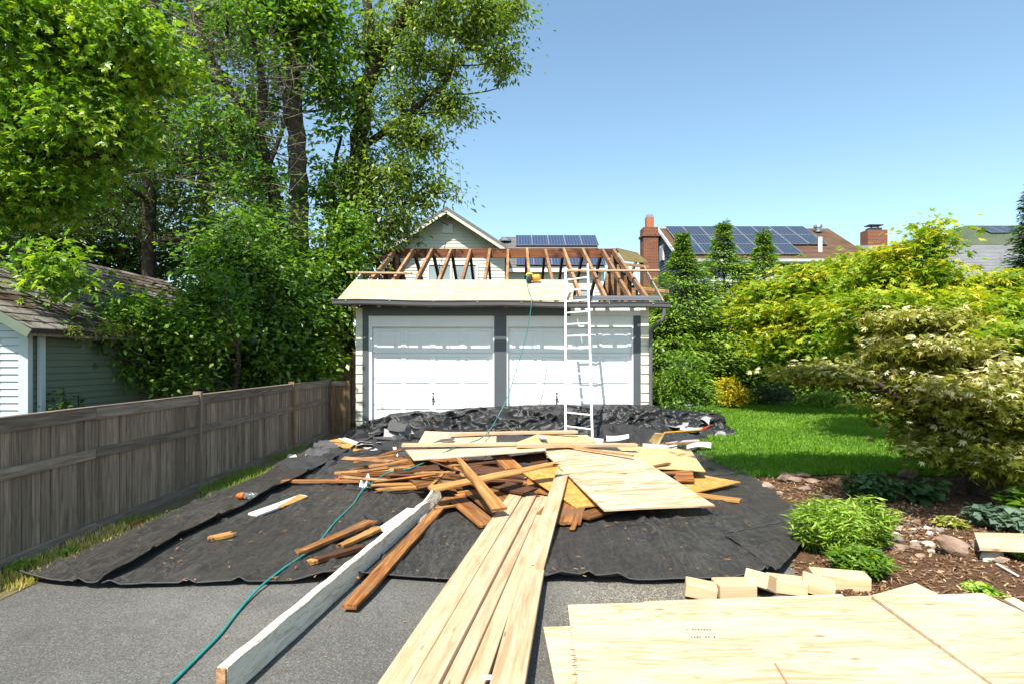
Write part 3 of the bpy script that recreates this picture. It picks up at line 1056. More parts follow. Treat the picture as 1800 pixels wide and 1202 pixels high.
for ya, yb in ((2.6, 5.36), (5.366, 7.12), (7.18, 10.17), (10.23, 12.2)):
    mid = (ya, yb)
    fplank("top_rail", (FX + .036, ya, 1.098), (FX + .036, yb, 1.098), .108, .024)
    fplank("middle_rail", (FX + .036, ya, .735), (FX + .036, yb, .735), .088, .024)
    fplank("bottom_board", (FX + .040, ya, .05), (FX + .040, yb, .05), .11, .028)
    fplank("cap_rail", (FX + .012, ya, 1.165), (FX + .012, yb, 1.165), .055, .014, 0)
for yp in (4.09, 7.15, 10.20, 12.24):
    obj("post", MB().box(FX - .04, FX + .055, yp - .028, yp + .028, 0, 1.20), M['fence_warm' if yp > 9 else 'fence_v'], fen)
ret = thing("fence_return", "short browner fence panel closing the gap beside the garage corner", "fence", (-3.6, 12.28, 0))
for k in range(5):
    x = -3.78 + k * .075
    obj("picket", MB().box(x, x + .068, 12.285, 12.305, .03, 1.10), M['fence_warm'], ret)
obj("top_rail", MB().box(-3.79, -3.46, 12.262, 12.284, 1.04, 1.13), M['fence'], ret)
obj("post", MB().box(-3.475, -3.405, 12.25, 12.32, 0, 1.14), M['fence_warm'], ret)
bf = thing("back_fence", "tall shaded old picket fence in the gap behind the garage corner", "fence", (-4.3, 14.6, 0))
for k in range(9):
    x = -5.0 + k * .17
    obj("picket", MB().box(x, x + .15, 14.6, 14.62, .0, 1.75 + rnd(-.12, .12)), M['fence_v'], bf)
obj("rail", MB().box(-5.0, -3.5, 14.622, 14.66, 1.2, 1.28), M['fence'], bf)

# ------------------------------------------------------------------ the neighbour's shed
sh = thing("shed", "low grey-green clapboard shed with mossy stained roof and painted-in leaf shade over the fence", "shed", (-8.8, 9, 0))
SX, SY0, SY1, SZ = -6.3, 7.62, 14.6, 2.02
n = 21
for i in range(n):
    z0 = .0 + (SZ - .06) * i / n
    h = (SZ - .06) / n
    mb = MB().hexa([(SX, SY0 + .055, z0), (SX + .020, SY0 + .055, z0), (SX + .020, SY1, z0), (SX, SY1, z0)],
                   [(SX, SY0 + .055, z0 + h - .004), (SX + .004, SY0 + .055, z0 + h - .004), (SX + .004, SY1, z0 + h - .004), (SX, SY1, z0 + h - .004)])
    obj("clapboard", mb, M['shed_wall'], sh)
    mb = MB().hexa([(-11.4, SY0 - .016, z0), (SX - .10, SY0 - .016, z0), (SX - .10, SY0 + .02, z0), (-11.4, SY0 + .02, z0)],
                   [(-11.4, SY0, z0 + h - .004), (SX - .10, SY0, z0 + h - .004), (SX - .10, SY0 + .02, z0 + h - .004), (-11.4, SY0 + .02, z0 + h - .004)])
    obj("front_clapboard", mb, M['shed_front'], sh)
for i in range(8):       # gable courses
    z0 = SZ - .06 + i * .093
    z1 = z0 + .089
    xr = -8.8 + 2.6 * (3.50 - z1) / 1.5
    xl = -8.8 - 2.6 * (3.50 - z1) / 1.5
    obj("front_clapboard", MB().hexa([(xl, SY0 - .016, z0), (xr, SY0 - .016, z0), (xr, SY0 + .02, z0), (xl, SY0 + .02, z0)],
                                     [(xl, SY0, z1), (xr, SY0, z1), (xr, SY0 + .02, z1), (xl, SY0 + .02, z1)]), M['shed_front'], sh)
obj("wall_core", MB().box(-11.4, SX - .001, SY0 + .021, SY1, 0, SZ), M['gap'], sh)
obj("corner_board", MB().box(SX - .098, SX + .026, SY0 - .026, SY0 + .05, 0, SZ), M['shed_front'], sh)
obj("door_trim", MB().box(-6.78, -6.66, SY0 - .03, SY0 + .01, 0, 1.86), M['shed_trim'], sh)
obj("door_trim", MB().box(-7.9, -6.782, SY0 - .03, SY0 + .01, 1.78, 1.86), M['shed_trim'], sh)
obj("shed_door", MB().box(-7.9, -6.782, SY0 - .02, SY0 + .01, 0, 1.778), M['white'], sh)
e, r_ = (-6.02, 1.97), (-8.8, 3.57)
mb = MB()
mb.lap((e[0], SY0 - .30, e[1]), (e[0], SY1 + .2, e[1]), (r_[0], SY1 + .2, r_[1]), (r_[0], SY0 - .30, r_[1]), 16, .016)
mb.lap((-11.58, SY1 + .2, e[1]), (-11.58, SY0 - .30, e[1]), (r_[0], SY0 - .30, r_[1]), (r_[0], SY1 + .2, r_[1]), 16, .016)
obj("roof", mb, M['roof_shed'], sh)
mb = MB().hexa([(e[0], SY0 - .28, e[1] - .05), (r_[0], SY0 - .28, r_[1] - .05), (r_[0], SY1 + .18, r_[1] - .05), (e[0], SY1 + .18, e[1] - .05)],
               [(e[0], SY0 - .28, e[1] - .004), (r_[0], SY0 - .28, r_[1] - .004), (r_[0], SY1 + .18, r_[1] - .004), (e[0], SY1 + .18, e[1] - .004)])
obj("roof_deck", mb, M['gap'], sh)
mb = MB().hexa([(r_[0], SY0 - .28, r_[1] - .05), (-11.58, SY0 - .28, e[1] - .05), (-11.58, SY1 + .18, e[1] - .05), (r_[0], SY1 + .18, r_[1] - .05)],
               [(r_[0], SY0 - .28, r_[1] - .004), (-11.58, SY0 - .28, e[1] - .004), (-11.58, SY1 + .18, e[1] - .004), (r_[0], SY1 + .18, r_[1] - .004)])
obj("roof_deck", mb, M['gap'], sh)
obj("rake_board", MB().bar((e[0], SY0 - .31, e[1] - .06), (r_[0], SY0 - .31, r_[1] - .06), .02, .11), M['shed_wall'], sh)  # tree shade on this board put into its colour, the dark siding tone
obj("eave_board", MB().box(-6.09, -6.05, SY0 - .27, SY1 + .1, 1.885, 1.955), M['fence'], sh)
obj("downspout", MB().box(-6.275, -6.215, 7.74, 7.81, 0, 1.93), M['shed_front'], sh)

# ------------------------------------------------------------------ houses behind
def window(parent, x0, x1, z0, z1, y, frame, glass, mull=1):
    """Window on a wall that faces the camera."""
    fr = obj("window", MB().box(x0, x1, y - .03, y + .05, z0 - .06, z0).box(x0, x1, y - .03, y + .05, z1, z1 + .07)
             .box(x0 - .09, x0, y - .03, y + .05, z0 - .06, z1 + .07).box(x1, x1 + .09, y - .03, y + .05, z0 - .06, z1 + .07), frame, parent)
    obj("pane", MB().box(x0, x1, y + .01, y + .03, z0, z1), glass, fr)
    for k in range(1, mull + 1):
        x = x0 + (x1 - x0) * k / (mull + 1)
        obj("mullion", MB().box(x - .04, x + .04, y - .02, y + .009, z0, z1), frame, fr)
    obj("meeting_rail", MB().box(x0, x1, y - .012, y + .008, (z0 + z1) / 2 - .03, (z0 + z1) / 2 + .03), frame, fr)


_pv = {}
def solar(parent, o, u, v, w, h, mat):
    """Framed solar panel with one corner at o, edges along unit vectors u and v."""
    u, v = Vector(u).normalized(), Vector(v).normalized()
    nz = u.cross(v).normalized()
    Mx = Matrix(((u.x, v.x, nz.x, o[0]), (u.y, v.y, nz.y, o[1]), (u.z, v.z, nz.z, o[2]), (0, 0, 0, 1)))
    key = (round(w, 3), round(h, 3), mat.name)
    if key not in _pv:
        g = MB().box(.02, w - .02, .02, h - .02, .0, .035)
        me = bpy.data.meshes.new("solar_panel"); me.from_pydata(g.v, [], g.f); me.materials.append(mat)
        g = MB().box(0, w, 0, .019, 0, .045).box(0, w, h - .019, h, 0, .045).box(0, .019, .02, h - .02, 0, .045).box(w - .019, w, .02, h - .02, 0, .045)
        mf = bpy.data.meshes.new("panel_frame"); mf.from_pydata(g.v, [], g.f); mf.materials.append(M['frame_alu'])
        _pv[key] = (me, mf)
    p = bpy.data.objects.new("solar_panel", _pv[key][0]); COL.objects.link(p)
    p.parent = parent; p.matrix_local = Matrix.Translation(-ORIGIN[parent.name]) @ Mx
    f = bpy.data.objects.new("panel_frame", _pv[key][1]); COL.objects.link(f); f.parent = p


# the cream gabled house straight behind the garage
hw = thing("cream_house", "cream clapboard house with a steep front gable and solar panels behind the garage", "house", (0, 30, 0))
HYF = 28.0
ap = Vector((-3.07, HYF, 8.62)); er = Vector((-.19, HYF, 6.75)); el_ = Vector((-5.95, HYF, 6.75))
def hobj(n, mb, m, **k): return obj(n, mb, m, hw, **k)
zb = 6.75
mb = MB().lap((-5.75, HYF, 0), (-.35, HYF, 0), (-.35, HYF, zb), (-5.75, HYF, zb), 42, .03)
mb.lap((-5.75, HYF, zb), (-.35, HYF, zb), (-3.07, HYF, 8.50), (-3.07, HYF, 8.50), 11, .03)
hobj("siding", mb, M['house_cream'], kind="stuff")
hobj("wall", MB().box(-5.74, -.36, HYF + .01, 33, 0, zb), M['house_cream'])
for sx, e2 in ((1, er), (-1, el_)):
    hobj("roof_slope", MB().hexa([e2 + Vector((0, -.68, -.10)), ap + Vector((0, -.68, -.10)), ap + Vector((0, 5, -.10)), e2 + Vector((0, 5, -.10))],
                                 [e2 + Vector((0, -.68, .06)), ap + Vector((0, -.68, .06)), ap + Vector((0, 5, .06)), e2 + Vector((0, 5, .06))]), M['roof_grey'])
    hobj("rake_board", MB().bar(e2 + Vector((0, -.655, -.16)), ap + Vector((0, -.655, -.16)), .03, .18), M['house_cream'])
vt = hobj("gable_vent", MB().box(-3.36, -2.80, HYF - .06, HYF + .01, 7.55, 8.02), M['house_cream'])
for k in range(6):
    obj("slat", MB().box(-3.32, -2.84, HYF - .075, HYF - .061, 7.59 + k * .07, 7.64 + k * .07), M['white'], vt)
window(hw, -3.95, -2.95, 4.45, 6.05, HYF - .05, M['white'], M['glass_pale'], 0)
window(hw, -2.72, -1.72, 4.45, 6.05, HYF - .05, M['white'], M['glass_pale'], 0)
# main wing with the panels
e0, e1 = Vector((-.6, 29.0, 6.05)), Vector((4.62, 29.0, 6.05))
r0, r1 = Vector((-.6, 33.0, 8.44)), Vector((4.62, 33.0, 8.44))
mb = MB().lap((-.36, 29.3, 0), (4.5, 29.3, 0), (4.5, 29.3, 6.0), (-.36, 29.3, 6.0), 38, .03)
hobj("wing_siding", mb, M['house_cream'], kind="stuff")
hobj("wing_wall", MB().box(-.5, 4.49, 29.32, 36.5, 0, 6.0), M['house_cream'])
hobj("corner_board", MB().box(4.42, 4.60, 29.24, 29.34, 0, 6.0), M['white'])
hobj("fascia", MB().box(-.3, 4.7, 28.97, 29.0, 5.86, 6.04), M['white'])
hobj("soffit", MB().box(-.3, 4.7, 29.0, 29.32, 5.90, 5.94), M['white'])
mb = MB().lap(e0, e1, r1, r0, 22, .03)
mb.lap((4.62, 37, 6.05), (-.6, 37, 6.05), r0, r1, 22, .03)
mb.add([e1, r1, (4.62, 37, 6.05)], [(0, 1, 2)])
hobj("roof", mb, M['roof_grey'])
u = Vector((1, 0, 0)); v = (r0 - e0).normalized(); nz = u.cross(v)
pwid = .885
for k in range(5):
    for row, (t0, ph) in enumerate(((.15, 1.45), (2.95, 1.55))):
        o = e0 + u * (.80 + k * (pwid + .012)) + v * t0 + nz * .10
        solar(hw, o, u, v, pwid, ph, M['pv'])
hobj("skylight_dome", MB().lathe((-.38, 32.2, 8.0), [(0, .34), (.10, .34), (.16, .28), (.2, .12), (.21, .01)], 14), M['metal'])
window(hw, 3.15, 4.05, 3.7, 5.0, 29.24, M['white'], M['glass_pale'], 0)

# the slate-blue house
hb = thing("blue_house", "slate-blue house with a brown shingle roof, long solar array and brick chimney", "house", (11.8, 28, 0))
def bobj(n, mb, m, **k): return obj(n, mb, m, hb, **k)
BX0, BX1, BE, BR, BZE, BZR = 7.51, 16.16, 26.0, 30.0, 5.97, 8.24
mb = MB().lap((BX0 + .15, 26.35, 0), (BX1 - .15, 26.35, 0), (BX1 - .15, 26.35, 5.9), (BX0 + .15, 26.35, 5.9), 44, .025)
bobj("front_siding", mb, M['house_blue'], kind="stuff")
mb = MB().lap((BX0 + .2, 33.65, 0), (BX0 + .2, 26.35, 0), (BX0 + .2, 26.35, 6.1), (BX0 + .2, 33.65, 6.1), 44, .025)
mb.lap((BX0 + .2, 33.65, 6.1), (BX0 + .2, 26.35, 6.1), (BX0 + .2, BR, 8.1), (BX0 + .2, BR, 8.1), 14, .025)
bobj("gable_siding", mb, M['house_blue'], kind="stuff")
bobj("wall", MB().box(BX0 + .22, BX1 - .17, 26.37, 33.6, 0, 5.95), M['house_blue'])
mb = MB().lap((BX0, BE, BZE), (BX1, BE, BZE), (BX1, BR, BZR), (BX0, BR, BZR), 26, .03)
mb.lap((BX1, 34, BZE), (BX0, 34, BZE), (BX0, BR, BZR), (BX1, BR, BZR), 26, .03)
mb.add([(BX1 - .16, 26.3, 5.9), (BX1 - .16, 33.7, 5.9), (BX1 - .16, BR, 8.15)], [(0, 1, 2)])
bobj("roof", mb, M['roof_brown'])
bobj("rake_board", MB().bar((BX0 - .015, BE, BZE - .08), (BX0 - .015, BR, BZR - .08), .03, .17), M['white'])
bobj("rake_board", MB().bar((BX0 - .015, 34, BZE - .08), (BX0 - .015, BR, BZR - .08), .03, .17), M['white'])
bobj("gutter", MB().box(BX0 + .02, BX1, BE - .12, BE, BZE - .10, BZE + .02), M['shed_trim'])
bobj("fascia", MB().box(BX0 + .02, BX1, BE + .01, BE + .35, BZE - .14, BZE - .06), M['white'])
vt = bobj("gable_vent", MB().box(BX0 + .12, BX0 + .19, 29.6, 30.3, 6.55, 7.35), M['white'])
for k in range(7):
    obj("slat", MB().box(BX0 + .09, BX0 + .119, 29.66, 30.24, 6.60 + k * .10, 6.67 + k * .10), M['shed_trim'], vt)
for x0, x1 in ((8.35, 9.75), (11.0, 12.3), (12.7, 14.2)):
    window(hb, x0, x1, 4.55, 5.62, 26.28, M['white'], M['glass_pale'], 1)
u = Vector((1, 0, 0)); v = Vector((0, BR - BE, BZR - BZE)).normalized(); nz = u.cross(v)
for k in range(8):
    for row in range(3):
        x = BX0 + .30 + k * .88
        if row == 0 and k > 5: continue
        o = Vector((x, BE, BZE)) + v * (.42 + row * 1.37) + nz * .10
        solar(hb, o, u, v, .86, 1.35, M['pv_dark'])
bobj("roof_vent", MB().lathe((15.3, 29.3, 7.9), [(0, .14), (.22, .14), (.23, .22), (.34, .2), (.36, .02)], 10), M['metal'])
bobj("vent_pipe", MB().lathe((14.15, 26.9, 6.4), [(0, .09), (.75, .09), (.76, .01)], 10), M['white'])
ch = bobj("chimney", MB().box(6.42, 7.14, 28.6, 29.4, 0, 7.55).box(6.36, 7.20, 28.54, 29.46, 7.551, 7.66).box(6.42, 7.14, 28.6, 29.4, 7.661, 8.00), M['brick'])
obj("flue", MB().box(6.62, 6.98, 28.8, 29.2, 8.001, 8.55), plain("flue_clay", (.36, .13, .06), .85), ch)
obj("flue_cap", MB().box(6.66, 6.94, 28.84, 29.16, 8.551, 8.68), M['metal'], ch)

# the low house with the pale roof and stub chimney
hp = thing("pale_roof_house", "low house with a pale shingle roof behind the yellow-green maple", "house", (25, 31, 0))
PX0, PX1, PE, PR = 17.6, 36.0, 26.0, 31.0
PZE, PZR = 5.15, 7.55
mb = MB().lap((PX0, PE, PZE), (PX1, PE, PZE), (PX1, PR, PZR), (PX0 + .6, PR, PZR), 22, .07)
mb.lap((PX1, 36, PZE), (PX0, 36, PZE), (PX0 + .6, PR, PZR), (PX1, PR, PZR), 12, .04)
obj("roof", mb, M['roof_white'], hp)
obj("wall", MB().box(PX0 + .7, PX1, PE + .4, 35.6, 0, 5.1), M['house_green'], hp)
gx = 17.2
mb = MB().add([(gx + .02, 24.9, 0), (19.6, 24.9, 0), (19.6, 24.9, 5.6), (18.35, 24.9, 6.55), (gx - .2, 24.9, 5.6)], [(0, 1, 2, 3, 4)])
obj("gable_wall", MB().hexa([(17.1, 27.0, 0), (19.7, 27.0, 0), (19.7, 30.5, 0), (17.1, 30.5, 0)], [(17.1, 27.0, 5.9), (19.7, 27.0, 5.9), (19.7, 30.5, 5.9), (17.1, 30.5, 5.9)]), M['house_green'], hp)
obj("gable_front", MB().hexa([(17.0, 26.98, 5.9), (19.8, 26.98, 5.9), (19.8, 27.1, 5.9), (17.0, 27.1, 5.9)], [(18.4, 26.98, 6.95), (18.42, 26.98, 6.95), (18.42, 27.1, 6.95), (18.4, 27.1, 6.95)]), M['house_green'], hp)
for s, xa in ((-1, 16.7), (1, 20.1)):
    obj("gable_roof", MB().bar((xa, 28.8, 5.72), (18.41, 28.8, 7.02), 4.4, .09), M['dark_metal'], hp)
ch = obj("chimney", MB().box(18.95, 20.0, 31.2, 31.9, 5.5, 8.44), M['brick'], hp)
obj("chimney_cap", MB().box(19.15, 19.8, 31.35, 31.75, 8.441, 8.58).box(19.1, 19.85, 31.3, 31.8, 8.70, 8.75).box(19.25, 19.30, 31.4, 31.45, 8.581, 8.699).box(19.6, 19.65, 31.4, 31.45, 8.581, 8.699), M['dark_metal'], ch)
# the far hip-roofed house
hg = thing("green_roof_house", "distant house with a green hipped shingle roof beside the dark spruce", "house", (37, 48, 0))
q = [D(1628, 440, 44), D(1890, 440, 44)]
ra, rb = D(1697, 397, 50), D(1800, 397, 50)
mb = MB().lap(q[0], q[1], rb, ra, 22, .05)
mb.add([q[0], ra, (q[0].x, 56, q[0].z)], [(0, 1, 2)])
mb.add([q[1], rb, (q[1].x, 56, q[1].z)], [(0, 1, 2)])
mb.add([(q[0].x, 56, q[0].z), ra, rb, (q[1].x, 56, q[1].z)], [(0, 1, 2, 3)])
obj("roof", mb, M['roof_green'], hg)
obj("wall", MB().box(q[0].x + .5, q[1].x - .5, 44.5, 55.5, 0, q[0].z), M['house_cream'], hg)
va = (ra - q[0]).normalized()
u = Vector((1, 0, 0)); v = (Vector((ra.x, 50, ra.z)) - Vector((ra.x, 44, q[0].z))).normalized(); nz = u.cross(v)
for k in range(3):
    solar(hg, Vector((38.9 + k * 1.05, 44, q[0].z)) + v * 4.1 + nz * .15, u, v, 1.02, 1.7, M['pv_dark'])

setp(obj("service_cable", MB().tube([D(640, 330, 25), D(720, 368, 26), D(788, 396, 27.9)], .02, 5), M['dark_metal']), "thin dark service cable running from the trees to the cream gable", "cable")

# ------------------------------------------------------------------ ground cloth
random.seed(23)
def interp(tab, y):
    a = np.array(tab)
    return np.interp(y, a[:, 0], a[:, 1])


FRONT = [(-3.6, 4.20), (-2.9, 4.05), (-2.57, 4.07), (-1.45, 4.15), (-.9, 4.24), (-.3, 4.13), (.24, 4.17), (1.0, 4.13), (1.8, 4.22), (2.1, 4.40)]
RIGHT = [(4.0, 1.75), (4.25, 1.95), (4.4, 2.08), (5.0, 2.52), (6.1, 2.98), (7.5, 3.14), (9, 3.22), (10.3, 3.25), (12.9, 3.3)]
LEFT = [(4.0, -3.55), (4.55, -3.46), (5.66, -3.45), (6.84, -3.48), (7.9, -3.36), (9.0, -3.5), (9.9, -3.66), (12.8, -3.5)]
SEAM = [(4.0, -2.80), (5.05, -2.85), (6, -2.76), (7.5, -2.72), (9.3, -2.68), (12.8, -2.6)]


def _cr(a, b, h, w=.03):
    pa, pb = W(*a), W(*b)
    return ((pa.x, pa.y), (pb.x, pb.y), h, w)


CREASES = [_cr((1112, 895), (1208, 1028), .030), _cr((1130, 895), (1226, 1020), .022), _cr((1240, 905), (1330, 985), .020), _cr((1285, 880), (1390, 950), .022), _cr((1000, 930), (1010, 1020), .018),
           _cr((690, 880), (560, 1026), .022), _cr((560, 868), (330, 1026), .022), _cr((600, 905), (460, 1020), .016), _cr((845, 930), (838, 1020), .02), _cr((775, 930), (745, 1024), .022), _cr((350, 905), (150, 1022), .02), _cr((1180, 940), (1260, 1020), .014), _cr((1060, 930), (1120, 1024), .014)]


def cloth(xl, xr, ny, nx, base, seed, edge_lift=0.0, y1=12.85):
    P = np.zeros((ny, nx, 3))
    a = np.linspace(0, 1, nx)
    for i in range(ny):
        t = i / (ny - 1)
        y = 4.1 + (y1 - 4.1) * t ** 1.25
        x0, x1 = interp(xl, y), interp(xr, y)
        x = x0 + (x1 - x0) * a
        yf = interp(FRONT, x)
        yy = y + (yf - 4.1) * max(0, 1 - t * 6)
        n1 = vnoise(x * 1.3 + seed, yy * .9)
        n2 = vnoise(x * 4.5 + seed, yy * 2.2 + 7)
        n3 = vnoise(x * 11 + seed, yy * 9 + 3)
        rid = 1 - abs(vnoise(x * 2.4 + seed * 2, yy * .55) * 2 - 1)
        rid2 = 1 - abs(vnoise(x * 1.1 + yy * 1.2 + seed, yy * .5 - x * .6 + 9) * 2 - 1)
        z = base + .026 * n1 + .014 * n2 + .006 * n3 + .030 * np.clip(rid - .90, 0, 1) * 10 + .030 * np.clip(rid2 - .93, 0, 1) * 14 + .012 * np.clip(1 - abs(vnoise(x * 1.7 + 31, yy * 1.5 + seed) * 2 - 1) - .9, 0, 1) * 10
        for (xa, ya), (xb, yb), hgt, wid in CREASES:
            tt = (yy - ya) / (yb - ya)
            xc = xa + (xb - xa) * tt + .03 * np.sin(yy * 5)
            z = z + 1.7 * hgt * np.exp(-((x - xc) / wid) ** 2) * np.sin(np.clip(tt, 0, 1) * math.pi) ** .5
        z = z + edge_lift * np.exp(-((1 - a) / .06) ** 2)
        # front hem lies down with a lifted wave
        z = z + .035 * math.exp(-t * 60) * np.clip(vnoise(x * 1.6 + 3, x * 0) - .55, 0, 1) * 4
        P[i, :, 0] = x + .012 * (n2 - .5); P[i, :, 1] = yy; P[i, :, 2] = z
    return P


P = cloth([(y, x - .03) for y, x in SEAM], RIGHT, 190, 320, .014, 2.0)
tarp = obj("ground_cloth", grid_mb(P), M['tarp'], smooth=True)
setp(tarp, "large black woven ground cloth spread over the driveway under the debris heap", "ground cloth")
hem = [tuple(p + np.array([0, -.004, .004])) for p in P[0]]
def under(name, mb, mat, par, smooth=True):
    ORIGIN[par.name] = par.location.copy()
    return obj(name, mb, mat, par, smooth)
under("hem", MB().tube(hem, .006, 5), M['tarp_back'], tarp)
# corner turned over at the far right of the cloth, lying on itself
A, B, Cc, Dd, E2 = W(1275, 942, .05), W(1402, 917, .05), W(1418, 948, .06), W(1368, 1004, .09), W(1340, 990, .03)
n = 26
Q = np.zeros((n, n, 3))
for i in range(n):
    for j in range(n):
        s, t = i / (n - 1), j / (n - 1)
        top = A.lerp(B, t)
        bot = E2.lerp(Dd, min(1, t * 1.6)) if t < .62 else Dd.lerp(Cc, (t - .62) / .38)
        p = top.lerp(bot, s)
        z = p.z + .05 * math.sin(3.14 * s) * math.sin(3.14 * min(1, t * 1.05)) + .030 * vnoise(p.x * 9, p.y * 14)
        Q[i, j] = (p.x, p.y, z)
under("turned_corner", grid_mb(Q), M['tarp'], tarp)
under("corner_hem", MB().tube([tuple(p + np.array([0, 0, .006])) for p in Q[:, 0]], .007, 5), M['tarp_back'], tarp)
under("corner_hem", MB().tube([tuple(p + np.array([0, 0, .006])) for p in Q[0]], .006, 5), M['tarp_back'], tarp)

P = cloth(LEFT, SEAM, 150, 60, .022, 9.0, .055)
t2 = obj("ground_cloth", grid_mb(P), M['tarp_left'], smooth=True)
setp(t2, "narrow black ground cloth strip with a raised edge beside the fence", "ground cloth")
under("hem", MB().tube([tuple(p + np.array([0, -.004, .004])) for p in P[0]], .006, 5), M['tarp_back'], t2)

# shiny black plastic bunched against the garage doors
TOP = [(-3.32, .06), (-3.1, .17), (-2.65, .33), (-2.1, .40), (-1.6, .37), (-1.0, .46), (-.2, .50), (.7, .53), (1.2, .54), (1.75, .50), (2.25, .55), (2.8, .52), (3.05, .55), (3.4, .44), (4.2, .38), (4.6, .30)]
nx, ny = 230, 46
P = np.zeros((ny, nx, 3))
xs = np.linspace(-3.32, 4.6, nx)
for i in range(ny):
    s = i / (ny - 1)
    top = interp(TOP, xs)
    y = 12.98 - .95 * s + .10 * (vnoise(xs * 2.2, s * 3) - .5)
    y = np.where(xs > 3.1, y + .0, y)
    prof = top * (1 - s) ** .8 + .05
    fold = 1 - np.abs(vnoise(xs * 2.6 + s * 2.0, s * 5.5 + 4) * 2 - 1)
    fold2 = 1 - np.abs(vnoise(xs * 5.5 - s * 3.0, s * 6 + 14) * 2 - 1)
    crink = vnoise(xs * 9 + 5, s * 8) - .5
    amp = math.sin(3.14 * min(1, s * 1.02)) ** .6 if s < .98 else 0
    vert = 1 - np.abs(vnoise(xs * 4.2 + 8 * s, s * 1.2 + 40) * 2 - 1)
    z = prof + amp * (.15 * (fold - .5) + .08 * (fold2 - .5) + .03 * crink)
    y = y - amp * .12 * (vert - .5)
    y = y - amp * (.16 * (fold2 - .5) + .05 * crink)
    P[i, :, 0] = xs + .03 * crink; P[i, :, 1] = np.minimum(y, 13.0); P[i, :, 2] = np.maximum(z, .035)
pl = obj("plastic_sheet", grid_mb(P), M['plastic'], smooth=True)
setp(pl, "shiny crumpled black plastic sheet bunched along the foot of the garage doors", "plastic sheet")

# ------------------------------------------------------------------ debris heap: sheets
def S(name, label, cs, mat, t=.012, warp=.003, cat="board sheet"):
    cs = [(a, b, z + .03 if z < .1 else z) for a, b, z in cs]
    return sheet(name, label, [W(*c) for c in cs], t, mat, cat, None, warp)


S("plywood_sheet", "big pale plywood sheet with cathedral grain lying across the heap", [(1062, 896, .17), (1257, 887, .17), (1108, 795, .36), (942, 780, .36)], M['ply_grain'], .016)
S("strand_board", "pale strand board with chalk lines under the far edge of the plywood", [(1147, 822, .28), (1240, 827, .22), (1214, 790, .25), (1080, 782, .29)], M['osb'])
S("strand_board", "pointed amber strand board sticking out beside the big plywood", [(1150, 872, .10), (1224, 864, .10), (1302, 846, .10), (1232, 828, .13), (1150, 822, .16)][0:1] + [(1224, 864, .10), (1302, 846, .10), (1165, 822, .15)], M['osb_amber'])
S("strand_board", "amber strand board corner pointing at the camera from beneath the plywood", [(1013, 891, .12), (1066, 886, .12), (1010, 815, .27), (916, 828, .26)], M['osb_amber'])
S("plywood_strip", "long tapering pale plywood strip spanning the top of the brown boards", [(727, 807, .34), (960, 790, .38), (950, 778, .38), (712, 789, .34)], M['ply'], .014)
S("plywood_sheet", "square plywood offcut lying behind the long strip near the plastic", [(735, 778, .27), (872, 776, .27), (873, 761, .30), (747, 757, .30)], M['ply'], .014)
S("strand_board", "strand board wedge half buried behind the ladder foot", [(905, 777, .30), (1047, 777, .20), (1030, 766, .22), (946, 762, .30)], M['osb'])
S("plywood_sheet", "torn plywood triangle between the ladder and the plastic", [(1000, 774, .20), (1050, 775, .19), (1032, 764, .22), (958, 764, .24)], M['ply'])
# ---- long pale lumber on the heap
def L(label, p0, p1, w, t, mat, cat="board", group=None, name="board", **k):
    p0 = (p0[0], p0[1], p0[2] + .035 if p0[2] < .1 else p0[2]); p1 = (p1[0], p1[1], p1[2] + .035 if p1[2] < .1 else p1[2])
    return plank(name, label, W(*p0), W(*p1), w, t, mat, cat, group, **k)


L("pale plank on the heap nearest the fence end of the long line", (707, 779, .42), (952, 777, .42), .13, .04, M['new'])
L("pale plank continuing the long line past the ladder foot", (908, 780, .43), (1118, 779, .40), .14, .04, M['new'])
L("thin dark-edged lath crossing the top of the big plywood", (1000, 783, .40), (1113, 799, .39), .045, .02, M['amber'])
L("pale plank lying against the plastic behind everything else", (791, 760, .36), (1014, 756, .34), .13, .045, M['new'])
L("yellow splintered board slanting over the heap above the big plywood's near corner", (756, 857, .30), (1003, 806, .44), .21, .025, M['amber'], jag0=.05, jag1=.35, taper1=.45)
L("narrow pointed board propped steeply across the slanting board", (803, 800, .52), (880, 893, .22), .17, .03, M['amber'], jag0=.15, jag1=.02, taper0=.15)
L("long brown lath stretching furthest towards the fence", (494, 843, .06), (762, 842, .10), .09, .03, M['brown'], jag0=.10, jag1=.03)
L("long reddish board lying level through the middle of the heap", (588, 832, .14), (902, 826, .22), .12, .03, M['brown'], jag0=.12)
L("orange lath in front of the heap beside the white rag", (655, 858, .07), (760, 852, .10), .09, .03, M['amber'], jag0=.12, jag1=.03)
L("orange lath above the red wrapper", (640, 850, .09), (770, 847, .12), .08, .025, M['amber'], jag0=.08, jag1=.05)
L("brown board showing its wide face under the yellow slanting board", (800, 868, .10), (905, 852, .14), .22, .025, M['brown'])
L("fallen brown panel board with its corner on the cloth", (860, 921, .05), (800, 872, .12), .20, .022, M['brown'])
L("second fallen brown panel board beside the first", (888, 906, .06), (832, 862, .14), .20, .022, M['brown'])
L("third fallen brown panel board in shade of the leaning tip", (912, 893, .06), (862, 852, .15), .20, .022, M['brown'])
L("short brown board end below the amber corner", (998, 917, .05), (1012, 876, .09), .24, .022, M['brown'])
L("brown board stub under the front tip of the amber strand board", (945, 915, .04), (978, 880, .07), .16, .022, M['brown'])
L("brown board ends poking out under the front of the plywood", (1022, 906, .06), (1085, 888, .10), .20, .022, M['brown'])
L("broken sliver standing off the brown board stub", (1005, 931, .04), (1018, 903, .07), .05, .02, M['brown'], jag0=.08, jag1=.02)
L("brown board sticking out towards the lawn under the amber point", (1215, 866, .05), (1302, 877, .05), .13, .03, M['amber'])
